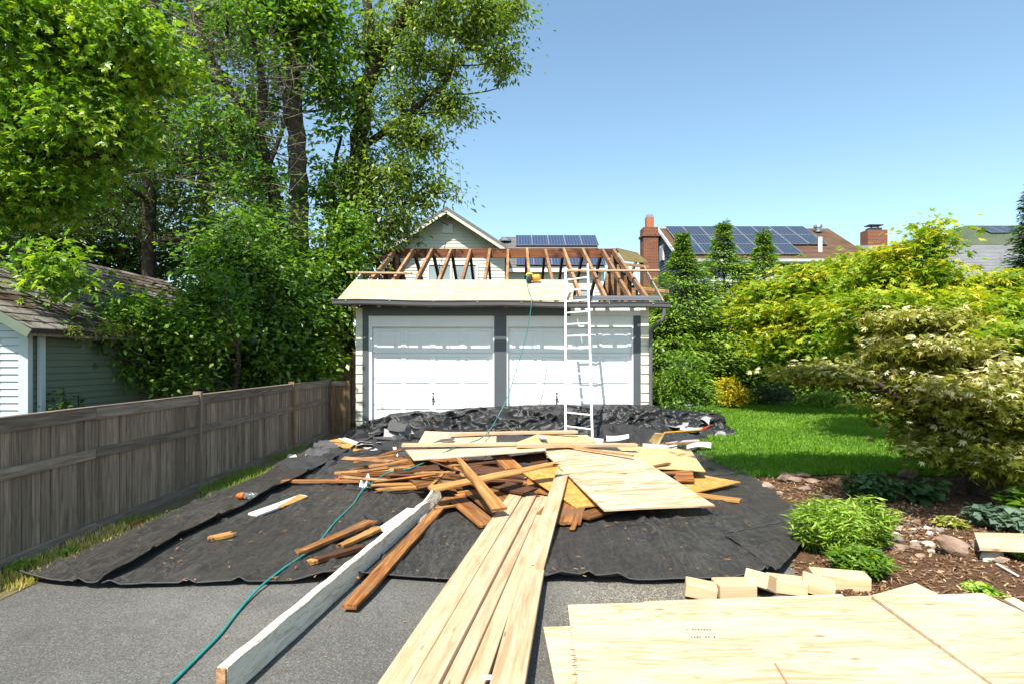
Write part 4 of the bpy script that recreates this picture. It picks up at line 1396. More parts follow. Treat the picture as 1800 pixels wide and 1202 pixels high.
L("wide dark red board tilted under the long plywood strip", (877, 797, .32), (905, 822, .20), .24, .022, M['brown'])
L("dark board with a loose flap lying behind the slanting board", (760, 818, .25), (822, 843, .16), .20, .022, M['dark'])
L("splinter of board leaning at the end of the broken white beam", (803, 886, .10), (756, 893, .13), .05, .02, M['amber'], jag0=.02, jag1=.10, taper1=.4)
L("brown lath scrap at the back edge of the strand board", (1166, 779, .20), (1232, 775, .16), .10, .02, M['brown'], jag0=.1, jag1=.1)
L("thin lath laid over the strand board near its chalk line", (1145, 819, .30), (1176, 812, .30), .06, .02, M['brown'])
# splintered laths fanning out towards the fence
fan = [((608, 826, .12), (716, 800, .28), 'brown'), ((587, 829, .13), (724, 820, .22), 'amber'), ((645, 818, .2), (722, 806, .28), 'amber'), ((618, 812, .2), (700, 796, .28), 'brown'),
       ((640, 836, .08), (745, 834, .12), 'brown'), ((660, 824, .16), (750, 812, .26), 'brown'), ((600, 838, .08), (700, 836, .1), 'dark'), ((690, 830, .14), (800, 822, .22), 'amber'),
       ((672, 808, .24), (760, 800, .30), 'dark'), ((700, 842, .1), (820, 838, .14), 'brown'), ((740, 828, .2), (850, 815, .26), 'brown'), ((655, 803, .22), (706, 788, .30), 'brown')]
for p0, p1, m in fan:
    L("splintered brown roof lath fanned out at the fence end of the heap", p0, p1, rnd(.08, .15), .025, M[m], group="splintered laths of the heap", name="lath", jag0=.14, jag1=.10, taper0=rnd(.6, 1))
# the body of the heap under the sheets
for k in range(46):
    px, py = rnd(700, 1010), rnd(806, 868)
    if k > 34: px, py = rnd(980, 1180), rnd(800, 850)
    z = .07 + .22 * (1 - abs(py - 820) / 60) * rnd(.3, 1)
    c = W(px, py, max(.03, z))
    a = rnd(-.5, .5) + (3.14 if rnd(0, 1) < .5 else 0) if rnd(0, 1) < .7 else rnd(0, 6.28)
    ln = rnd(.5, 1.3)
    d = Vector((math.cos(a), math.sin(a) * .8, rnd(-.12, .12))) * ln / 2
    p0, p1 = c - d, c + d
    p0.z = max(.03, p0.z); p1.z = max(.03, p1.z)
    plank("roof_plank", "stripped dark brown roof plank jumbled in the heap beneath the sheets", p0, p1, rnd(.11, .22), .022, M[random.choice(['brown', 'dark', 'brown', 'dark', 'dark', 'amber'])], "board",
          "stripped roof planks in the heap", roll=rnd(-.5, .5), jag0=.06, jag1=.06)
for k in range(9):
    px, py = (rnd(630, 780), rnd(800, 846)) if k < 7 else (rnd(780, 940), rnd(800, 850))
    z = .16 + .16 * (1 - abs(py - 822) / 60) * rnd(.5, 1)
    c = W(px, py, z)
    a = rnd(-.45, .45) if rnd(0, 1) < .75 else rnd(0, 3.14)
    ln = rnd(.35, 1.0)
    d = Vector((math.cos(a), math.sin(a) * .7, rnd(-.10, .10))) * ln / 2
    plank("lath", "splintered golden and brown lath strewn on top of the heap", c - d, c + d, rnd(.035, .09), .018, M[random.choice(['brown', 'amber', 'amber', 'rafter'])], "board",
          "splintered laths strewn on the heap", roll=rnd(-.7, .7), jag0=.12, jag1=.14, taper0=rnd(.4, 1), taper1=rnd(.6, 1))
for k in range(9):
    px, py = rnd(770, 880), rnd(810, 850)
    c = W(px, py, .14 + .08 * (1 - abs(py - 822) / 50))
    a = rnd(-.9, .9)
    d = Vector((math.cos(a), math.sin(a), rnd(-.12, .05))) * rnd(.3, .55)
    plank("roof_plank", "wide dark rotten roof board showing between the leaning boards of the heap", c - d, c + d, rnd(.18, .26), .024, M[['dark', 'brown', 'dark'][k % 3]], "board",
          "wide dark boards in the heap", roll=rnd(-.35, .35), jag0=.08, jag1=.10)
# white-painted bits in the heap
S("trim_scrap", "small white painted scrap tucked under the slanting board", [(760, 842, .14), (800, 840, .14), (792, 833, .16), (757, 835, .16)], M['white_scrap'], .01, cat="scrap")
S("shingle_scrap", "grey shingle lying on the square plywood offcut", [(762, 777, .31), (796, 773, .31), (800, 769, .32), (775, 771, .32)], M['felt_grey'], .006, cat="scrap")
S("shingle_scrap", "grey shingle chip on the strand board wedge", [(950, 771, .32), (962, 771, .32), (958, 764, .33), (946, 764, .33)], M['shingle_scrap'], .006, cat="scrap")
S("siding_board", "white-edged orange board lying nearest the garage corner", [(632, 795, .06), (661, 790, .06), (602, 769, .08), (572, 774, .08)], M['osb_amber'], .02, cat="board")
S("trim_scrap", "white paint strip along the orange board near the garage corner", [(652, 790, .09), (664, 789, .09), (607, 768, .11), (594, 770, .11)], M['white_scrap'], .012, cat="scrap")
S("paper_scrap", "small pale paper scrap by the fence foot", [(536, 799, .03), (556, 798, .03), (552, 793, .03), (540, 794, .03)], M['white_scrap'], .004, cat="scrap")
S("paper_scrap", "flat pale scrap nearest the second brown fence post", [(504, 803, .03), (522, 802, .03), (519, 797, .03), (508, 797, .03)], M['white_scrap'], .004, cat="scrap")
S("trim_scrap", "white trim plank splintered at the edge of the felt near the fence", [(690, 785, .16), (697, 800, .12), (700, 800, .12), (696, 784, .16)], M['white_scrap'], .01, cat="scrap")
# grey shingles in front of the plastic, at the fence end
for k, (px, py, w_, h_, a) in enumerate([(700, 748, 34, 30, .4), (716, 757, 30, 22, -.3), (692, 762, 36, 26, .2), (676, 771, 40, 14, 0), (728, 751, 22, 14, .5), (650, 778, 40, 10, .1), (706, 768, 30, 14, -.2), (640, 784, 30, 8, 0)]):
    z0 = .10 + max(0, (768 - py)) * .010
    cs = []
    for dx, dy in ((-.5, .5), (.5, .5), (.5, -.5), (-.5, -.5)):
        x = px + dx * w_ * math.cos(a) - dy * h_ * math.sin(a) * .6
        yy = py + dy * h_ * .55 * math.cos(a) + dx * w_ * math.sin(a) * .35
        cs.append((x, yy, max(.05, z0 - dy * .12)))
    S("shingle_scrap", "grey slate-coloured shingle propped against the plastic near the garage corner", cs, M['shingle_scrap' if k % 3 else 'felt_grey'], .006, .02, "scrap")["group"] = "shingles propped near the garage corner"


def crumple(px, py, w, h, zr, seed, mat, name, label, group=None, cat="felt scrap"):
    c = W(px, py, 0)
    n = 16
    P = np.zeros((n, n, 3))
    a = (seed * 2.4) % 6.28
    for i in range(n):
        for j in range(n):
            s, t = i / (n - 1) - .5, j / (n - 1) - .5
            x, y = s * w, t * h
            k = 1 - .5 * (s * s + t * t)
            f = 1 - abs(vnoise(s * 3.2 + seed * 3, t * 3.2 + seed) * 2 - 1)
            z = .03 + zr * max(0, (f - .25)) * (1 - (2 * s) ** 4) ** .5 * (1 - (2 * t) ** 4) ** .5 + .03 * vnoise(s * 9 + seed, t * 9)
            P[i, j] = (c.x + (x * math.cos(a) - y * math.sin(a)) * k, c.y + (x * math.sin(a) + y * math.cos(a)) * k, z)
    o = obj(name, grid_mb(P), mat, smooth=False)
    return setp(o, label, cat, group)


# black felt torn off the roof, heaped at the lawn side
FG = "torn felt pieces by the lawn"
for k, (px, py, w, h, z) in enumerate([(1090, 772, 1.0, .8, .35), (1130, 776, .9, .7, .32), (1170, 766, .9, .7, .38), (1205, 758, .9, .8, .40), (1235, 750, .8, .7, .34), (1155, 752, 1.2, .8, .42), (1120, 758, 1.1, .8, .40),
                                       (1240, 765, .7, .6, .22), (1215, 774, .7, .5, .18), (1065, 768, .8, .7, .3), (1190, 779, .9, .5, .16)]):
    crumple(px, py, w, h, z, k + 1.3, M['felt'], "roofing_felt", "torn black roofing felt crumpled in the pile beside the lawn", FG)
for k, (px, py, w, h, z) in enumerate([(560, 800, .8, .5, .10), (600, 806, 1.0, .6, .12), (640, 800, .8, .5, .16), (580, 788, .9, .5, .12), (670, 790, .8, .6, .2), (745, 768, .9, .5, .28), (760, 756, .9, .5, .3), (540, 822, 1.0, .6, .12), (625, 772, .6, .5, .2)]):
    crumple(px, py, w, h, z, k + 21.7, M['felt' if k % 3 else 'felt_grey'], "roofing_felt", "torn dark felt lying flat between the heap and the fence", "flat felt pieces by the fence")
for k, (p, w_, h_, a) in enumerate([((1190, 742), 40, 10, .3), ((1160, 783), 60, 8, 0), ((1200, 778), 60, 7, -.15), ((1085, 768), 40, 8, -.2), ((1215, 752), 40, 6, .1), ((1045, 772), 34, 8, .3), ((1240, 737), 20, 9, .6), ((1228, 785), 44, 5, -.2), ((1266, 762), 18, 4, 0)]):
    cs = [(p[0] + (dx * w_ * math.cos(a) - dy * h_ * math.sin(a)), p[1] + dx * w_ * math.sin(a) * .5 + dy * h_, .20 - (p[1] - 760) * .004 - dy * .05) for dx, dy in ((-.5, .5), (.5, .5), (.5, -.5), (-.5, -.5))]
    S("pale_strip", "pale grey-white strip of roofing torn among the black felt by the lawn", cs, M['white_scrap' if k % 2 else 'shingle_scrap'], .006, .03, "scrap")["group"] = "pale strips in the felt pile"
S("strand_board", "small strand board scrap standing in the felt pile by the lawn", [(1137, 779, .12), (1157, 783, .10), (1168, 762, .32), (1151, 760, .34)], M['osb'], .012, cat="scrap")
pb = thing("roofing_bar", "yellow-handled roofing bar with a red tip lying on the felt pile", "pry bar", W(1200, 757, .3))
obj("shaft", MB().tube([W(1168, 760, .36), W(1232, 755, .30)], .016, 8), M['tool_yellow'], pb)
M['red'] = plain("red_paint", (.50, .035, .02), .5, .4)
obj("tip", MB().tube([W(1232, 755, .30), W(1240, 752, .30), W(1248, 747, .33)], [.022, .024, .012], 8), M['red'], pb)
S("concrete_chunk", "pale square block lying in the grass beside the garage corner", [(1199, 712, .05), (1209, 717, .05), (1216, 707, .22), (1205, 702, .24)], M['shingle_scrap'], .12, cat="block")

# ------------------------------------------------------------------ near lumber
def NL(label, p0, p1, w, t, z, mat=None, **k):
    a, b = W(p0[0], p0[1], z[0]), W(p1[0], p1[1], z[1])
    d = (a - b).normalized()
    a = a + d * k.pop('ext', .5)
    return plank("long_plank", label, a, b, w, t, mat or M['new'], "plank", None, nseg=10, bow=.006, **k)


NL("widest fresh pine plank on the fence side of the long bundle", (692, 1202), (926, 838), .150, .04, (.13, .13))
NL("fresh pine plank lying second in the long bundle", (743, 1202), (946, 843), .135, .04, (.125, .125))
NL("fresh pine plank half under the bundle showing its orange edge", (786, 1202), (957, 850), .12, .04, (.095, .095))
NL("lowest fresh pine plank of the bundle lying on the cloth", (826, 1202), (958, 862), .14, .04, (.07, .09))
NL("fresh pine plank with its far end raised on the amber board", (931, 1020), (989, 827), .150, .035, (.06, .27), ext=.0)
E0 = NL("wide knotty pine plank lapped over the raised plank's near end", (892, 1202), (937, 1000), .158, .04, (.14, .11))
M['sticker'] = plain("sticker_paper", (.72, .72, .70), .6, .3)
c = W(858, 1196, .10)
st = setp(obj("lumber_sticker", MB().box(c.x - .03, c.x + .035, c.y - .02, c.y + .02, .116, .118), M['sticker']), "white paper tag stapled near the knotty plank's end", "tag")
# broken white beam, painted, on edge
a = W(405, 1222, 0); b = W(752, 905, 0)
bm = thing("broken_beam", "long peeling white-painted beam with a broken far end lying on edge", "beam", (a + b) / 2)
d = (b - a).normalized(); side = Vector((d.y, -d.x, 0))
a2 = a - d * .06
nseg = 24
vs, fs = [], []
Lb = (b - a2).length
for i in range(nseg + 1):
    s = i / nseg
    hh = .172 + .004 * math.sin(i * 2.1)
    for x_, z_ in ((-.026, .012), (.026, .012), (.026, hh - .006), (.020, hh), (-.020, hh), (-.026, hh - .006)):
        vs.append((s * Lb + (rnd(-.02, .10) * (1 if i == nseg else 0)), x_ + rnd(-.0015, .0015), z_ + rnd(-.002, .002) - (rnd(0, .05) if i == nseg else 0)))
for i in range(nseg):
    for k in range(6):
        fs.append((i * 6 + k, i * 6 + (k + 1) % 6, i * 6 + 6 + (k + 1) % 6, i * 6 + 6 + k))
fs += [tuple(range(5, -1, -1)), tuple(nseg * 6 + k for k in range(6))]
local_obj("beam_body", vs, fs, frame_matrix(a2, d, (0, 0, 1)), M['peel'], parent=bm)
e = b + d * .02
plank("split_end", None, e - d * .45 + Vector((.03, 0, .10)), e + d * .38 + Vector((.02, 0, .16)), .16, .03, M['peel'], parent=bm, roll=1.25, jag0=.18, jag1=.22, taper0=.7)
plank("split_end", None, e - d * .5 + side * .06 + Vector((0, 0, .05)), e + d * .12 + side * .04 + Vector((0, 0, .07)), .07, .02, M['white_scrap'], parent=bm, roll=1.0, jag0=.1, jag1=.12)
plank("weathered_end", None, a2 - d * .012 + Vector((0, 0, .165)), a2 + d * .03 + Vector((0, 0, .165)), .045, .15, M['rafter'], parent=bm, nseg=1)
NL("rusty brown plank lying in the white beam's shadow", (614, 1062), (790, 872), .105, .03, (.06, .115), M['brown'], ext=0, jag1=.05)
S("painted_board", "white painted board with a raw edge lying against the beam's fence side", [(664, 927, .06), (690, 932, .06), (737, 893, .07), (716, 892, .07)], M['white_scrap'], .022, cat="board")
NL("dark brown plank of the small group beside the beam, topmost", (514, 972), (655, 912), .12, .03, (.085, .13), M['brown'], ext=0, jag0=.16, jag1=.08, taper0=.6)
NL("split orange plank second in the small group beside the beam", (590, 960), (668, 923), .10, .03, (.075, .11), M['amber'], ext=0, jag0=.18, jag1=.08, taper0=.5)
NL("charred looking stick lowest in the small group beside the beam", (545, 984), (640, 956), .07, .035, (.075, .09), M['dark'], ext=0, jag0=.10, jag1=.04)
NL("twisted orange stub at the fence end of the charred stick", (541, 986), (572, 976), .07, .03, (.065, .075), M['amber'], ext=0, jag0=.08, jag1=.05)
setp(obj("felt_roll", MB().tube([W(643, 904, .12), W(657, 912, .09), W(670, 921, .05)], [.03, .035, .03], 10), M['felt'], smooth=True), "short black felt roll propped on the small brown planks", "felt roll")
S("painted_board", "short half white, half rusty board alone on the cloth", [(436, 901, .04), (452, 905, .04), (541, 871, .05), (527, 868, .05)], M['white_scrap'], .02, cat="board")
S("rust_scrap", "rusty bare wood half of the short white board", [(487, 889, .052), (499, 889, .052), (541, 871, .062), (526, 868, .062)], M['amber'], .012, cat="scrap")
L("small orange wood chunk lying alone nearest the raised cloth edge", (365, 944, .04), (416, 933, .05), .09, .03, M['amber'], name="wood_chunk", cat="scrap", jag0=.04, jag1=.07)
L("small bark-brown chip at the foot of the fence", (228, 918, .03), (250, 912, .03), .06, .02, M['brown'], name="wood_chunk", cat="scrap", jag1=.05)
# tiny splinters scattered on the cloth
mb = MB()
for k in range(120):
    px, py = rnd(280, 1320), rnd(850, 1020)
    c = W(px, py, .062); a = rnd(0, 3.14); l_ = rnd(.012, .05)
    mb.bar(c, c + Vector((math.cos(a) * l_, math.sin(a) * l_, .002)), rnd(.004, .010), .004)
for k in range(40):
    px, py = rnd(300, 1000), rnd(1040, 1200)
    c = W(px, py, .009); a = rnd(0, 3.14); l_ = rnd(.006, .02)
    mb.bar(c, c + Vector((math.cos(a) * l_, math.sin(a) * l_, .001)), rnd(.003, .006), .003)
o = obj("splinters", mb, M['amber'], kind="stuff"); setp(o, "tiny pale wood splinters scattered over the black cloth and asphalt", "splinters")

# ------------------------------------------------------------------ plywood stack at the saw place
def ext(p, q, k): return q + (q - p) * k
Z = .085
a, b = W(998, 1062, Z), W(1531, 1046, Z)
def down(p, px, z): return W(px, 1330, z)
sheet("plywood_sheet", "broad new plywood sheet on top of the near stack", [W(1030, 1330, Z), W(1922, 1330, Z), b, a], .016, M['ply'], "plywood sheet", None, .002, n=8)
sheet("plywood_sheet", "plywood sheet peeking out at the driveway side of the near stack", [W(1002, 1330, .045), W(1600, 1330, .045), W(1500, 1085, .045), W(955, 1101, .045)], .016, M['ply'], "plywood sheet", None, .002)
sheet("plywood_sheet", "slightly turned plywood sheet just under the stack's top sheet", [W(1040, 1320, .066), W(1700, 1320, .066), W(1480, 1043, .066), W(1132, 1056, .066)], .016, M['ply'], "plywood sheet", None, .002)
sheet("plywood_sheet", "plywood sheet with its corner showing past the stack's far edge", [W(1475, 1060, .062), W(1690, 1075, .062), W(1645, 1040, .062), W(1610, 1024, .062)], .015, M['ply'], "plywood sheet", None, .002)
sheet("plywood_sheet", "plywood sheet overlapping the top one with a brown edge line", [W(1925, 1330, Z + .016), W(2350, 1330, Z + .016), W(1728, 1041, Z + .02), W(1532, 1046, Z + .02)], .017, M['ply'], "plywood sheet", None, .002)
sheet("plywood_offcut", "small plywood offcut at the mulch edge of the stack", [W(1765, 1052, .06), W(1850, 1100, .06), W(1860, 1088, .06), W(1782, 1049, .06)], .015, M['ply'], "plywood offcut", None, .002)
M['mark'] = plain("ink_mark", (.04, .04, .045), .7, .2)
mb = MB()
for k, py in enumerate((1146, 1156, 1163, 1174, 1190)):
    c = W(1006 + k * 1.2, py, Z)
    mb.box(c.x - .012, c.x + .014, c.y - .0025, c.y + .0025, Z + .014, Z + .0152)
setp(obj("edge_stamps", mb, M['mark'], kind="stuff"), "row of small black mill stamps on the stack's top sheet edge", "marks")
mb = MB()
for k in range(5):
    c = W(1150 + k * 9, 889.5 - k * .4, .17)
    mb.box(c.x - .014, c.x + .014, c.y - .004, c.y + .004, .168, .1735)
setp(obj("edge_stamps", mb, M['mark'], kind="stuff"), "row of small black mill stamps on the near edge of the heap plywood", "marks")

mb = MB()
for r_, py in enumerate((1106, 1119)):
    for k in range(9):
        if rnd(0, 1) < .25: continue
        c = W(1208 + k * 5 + r_ * 8, py, Z)
        mb.box(c.x - .004, c.x + rnd(.001, .005), c.y - .004, c.y + .004, Z + .001, Z + .0022)
setp(obj("faint_stamp", mb, M['mark'], kind="stuff"), "two faint rows of smudged mill print in the middle of the top sheet", "marks")
M['chalk'] = plain("red_chalk", (.42, .17, .08), .9, .1, var=.3, scale=40)
a_, b_ = W(1362, 1165, Z), W(1402, 1230, Z)
setp(obj("chalk_line", MB().bar(a_ + Vector((0, 0, .0012)), b_ + Vector((0, 0, .0012)), .008, .0016), M['chalk']), "short faint red chalk line on the stack's top sheet", "mark")
# sawn blocks
BL = [("first small sawn block from the driveway, tilted", (1232, 1052), .20, .14, .088, -.25, .12), ("flat square block second from the driveway", (1292, 1048), .25, .16, .09, .05, 0),
      ("block tipped up on its corner in the middle of the row", (1340, 1046), .22, .16, .10, .75, .45), ("block behind the tipped one with its cut face forward", (1384, 1042), .24, .15, .088, -.2, .05),
      ("block leaning between the pair and the long one", (1438, 1046), .20, .16, .088, -.45, .18), ("longest block showing ring grain at the mulch end of the row", (1478, 1034), .36, .15, .10, -.25, 0)]
for lab, (px, py), l_, w_, h_, rot, tilt in BL:
    c = W(px, py, .0)
    mbv = MB().box(-l_ / 2, l_ / 2, -w_ / 2, w_ / 2, 0, h_)
    Mx = Matrix.Translation(c + Vector((0, .02, .006 + abs(math.sin(tilt)) * l_ * .32))) @ Matrix.Rotation(rot, 4, 'Z') @ Matrix.Rotation(tilt, 4, 'Y')
    bevel(local_obj("wood_block", mbv.v, mbv.f, Mx, M['block_end'], lab, "wood block", "sawn blocks behind the stack"), .004)

# ------------------------------------------------------------------ hose, bottle, wrappers
M['hose'] = plain("teal_hose", (.020, .23, .21), .4, .4, var=.15)
pts = [(.36, 13.62, 3.50), (.33, 13.4, 3.36), (.36, 13.0, 3.14), (.40, 12.65, 2.95), (.41, 12.32, 2.80)]
hp_ = [Vector(p) for p in pts]
for px, py, y in ((932, 552, 12.30), (925, 590, 12.30), (914, 630, 12.30), (902, 668, 12.28), (890, 703, 12.2), (876, 730, 12.05), (866, 748, 11.85)):
    hp_.append(D(px, py, y))
for px, py, z in ((860, 756, .36), (852, 765, .36), (838, 773, .36), (820, 779, .36), (790, 790, .36), (755, 808, .30), (722, 822, .26), (700, 825, .22), (678, 832, .18), (655, 847, .14), (640, 858, .10), (632, 868, .06), (622, 884, .05),
                  (604, 902, .05), (588, 918, .05), (572, 938, .05), (552, 962, .05), (524, 981, .055), (492, 1003, .05), (455, 1033, .03), (420, 1072, .016), (388, 1113, .016), (350, 1152, .016), (308, 1194, .016), (270, 1230, .016), (220, 1290, .016)):
    hp_.append(W(px, py, z))
def smooth_path(p, k=6):
    out = []
    for i in range(len(p) - 1):
        p0, p1, p2, p3 = p[max(i - 1, 0)], p[i], p[i + 1], p[min(i + 2, len(p) - 1)]
        for j in range(k):
            t = j / k
            out.append(.5 * ((2 * p1) + (p2 - p0) * t + (2 * p0 - 5 * p1 + 4 * p2 - p3) * t * t + (3 * p1 - p0 - 3 * p2 + p3) * t ** 3))
    return out + [p[-1]]
setp(obj("air_hose", MB().tube(smooth_path(hp_), .0085, 7), M['hose'], smooth=True), "teal air hose hanging from the nail gun and snaking over heap and cloth", "hose")

M['pet'] = NT("clear_bottle", .08, .5).m
_b = M['pet'].node_tree.nodes["Principled BSDF"]; _b.inputs["Base Color"].default_value = (.85, .88, .9, 1); _b.inputs["Transmission Weight"].default_value = .92; _b.inputs["IOR"].default_value = 1.3
c = W(432, 876, .06)
bt = thing("plastic_bottle", "clear crushed drink bottle with an orange label on the black strip", "bottle", c)
obj("bottle_body", MB().lathe(c + Vector((-.02, 0, .035)), [(0, .012), (.01, .034), (.05, .036), (.06, .031), (.09, .037), (.13, .034), (.145, .028)], 12, (1, .05, 0)), M['pet'], bt, True)
M['orange'] = plain("orange_label", (.75, .13, .02), .5, .4)
obj("bottle_label", MB().lathe(c + Vector((-.105, 0, .035)), [(0, .013), (.012, .013), (.013, .024), (.06, .038), (.082, .038)], 12, (1, .05, 0)), M['orange'], bt, True)
M['pink'] = plain("pink_wrapper", (.70, .12, .13), .5, .4)
def rag(name, label, px, py, w, h, z, mat, seed):
    return crumple(px, py, w, h, z, seed, mat, name, label, None, "wrapper")
rag("wrapper", "crumpled white plastic wrapper under the hose by the heap", 650, 858, .46, .26, .16, M['white'], 3.3)
rag("wrapper", "red printed wrapper corner beside the white wrapper", 660, 863, .24, .09, .16, M['red'], 5.9)
rag("wrapper", "pink-red wrapper by the long lath", 610, 849, .40, .12, .12, M['pink'], 8.2)

# ------------------------------------------------------------------ vegetation
def unit(a):
    return a / np.maximum(np.linalg.norm(a, axis=-1, keepdims=True), 1e-9)


def leaf_quads(cent, dirn, nrm, L, Wd, fold=.12):
    """Kite-shaped leaf blades: base, side, tip, side."""
    s = unit(np.cross(nrm, dirn))
    n = unit(np.cross(dirn, s))
    L = L[:, None]; Wd = Wd[:, None]
    base = cent
    m = cent + dirn * L * .42 + n * L * fold
    tip = cent + dirn * L
    return np.stack([base, m + s * Wd * .5 - n * L * fold * .6, tip - n * L * fold * .5, m - s * Wd * .5 - n * L * fold * .6], 1)


LOBES = {'maple': ((-1.45, .55, .34), (-.72, .85, .36), (0, 1.0, .40), (.72, .85, .36), (1.45, .55, .34)),
         'palm': ((-1.5, .6, .16), (-.95, .85, .17), (-.45, .98, .18), (0, 1.05, .18), (.45, .98, .18), (.95, .85, .17), (1.5, .6, .16)),
         'palm5': ((-1.2, .7, .24), (-.6, .95, .26), (0, 1.05, .28), (.6, .95, .26), (1.2, .7, .24))}


def make_leaves(name, cent, dirn, nrm, size, tone, mat, parent, shape='oval', aspect=.5, loc=None, kind=None):
    N = len(cent)
    if shape in LOBES:
        s = unit(np.cross(nrm, dirn))
        qs, ts = [], []
        for ang, ll, ww in LOBES[shape]:
            dd = dirn * math.cos(ang) + s * math.sin(ang)
            qs.append(leaf_quads(cent, dd, nrm, size * ll, size * ww, .05)); ts.append(tone)
        q = np.concatenate(qs); t = np.concatenate(ts)
    else:
        q = leaf_quads(cent, dirn, nrm, size, size * aspect); t = tone
    o0 = np.array(ORIGIN[parent.name] if parent is not None else loc)
    v = q.reshape(-1, 3) - o0
    f = np.arange(len(v)).reshape(-1, 4)
    me = fast(name, v, f)
    at = me.attributes.new("tone", 'FLOAT', 'FACE')
    at.data.foreach_set("value", np.clip(t, 0, 1).astype(np.float32))
    return link_mesh(name, me, mat, parent, kind, (0, 0, 0) if parent is not None else tuple(o0))


def tube_np(p0, p1, p2, r0, r1, n=5, seg=4):
    """Many bent twigs at once: quadratic curves from p0 over p1 to p2."""
    N = len(p0)
    t = np.linspace(0, 1, seg + 1)
    P = (1 - t)[None, :, None] ** 2 * p0[:, None] + 2 * (t * (1 - t))[None, :, None] * p1[:, None] + (t ** 2)[None, :, None] * p2[:, None]
    T = unit(np.gradient(P, axis=1))
    ref = np.zeros_like(T); ref[..., 0] = .31; ref[..., 1] = .95
    u = unit(np.cross(T, ref)); w = np.cross(T, u)
    rr = r0[:, None] * (1 - t) + r1[:, None] * t
    a = np.arange(n) * 2 * math.pi / n
    V = P[:, :, None] + rr[:, :, None, None] * (u[:, :, None] * np.cos(a)[None, None, :, None] + w[:, :, None] * np.sin(a)[None, None, :, None])
    idx = np.arange(N * (seg + 1) * n).reshape(N, seg + 1, n)
    nx = np.roll(idx, -1, 2)
    f = np.stack([idx[:, :-1], nx[:, :-1], nx[:, 1:], idx[:, 1:]], -1).reshape(-1, 4)
    return V.reshape(-1, 3), f


def blob(px, py, rx, ry, y, dep=None, w=1.0):
    """Ellipsoid of foliage given where the photograph shows it at depth y: centre, radii, weight."""
    c = D(px, py, y)
    k = y / F
    return (c.x, c.y, c.z, rx * k, dep if dep else max(rx, ry) * k * .9, ry * k, w)


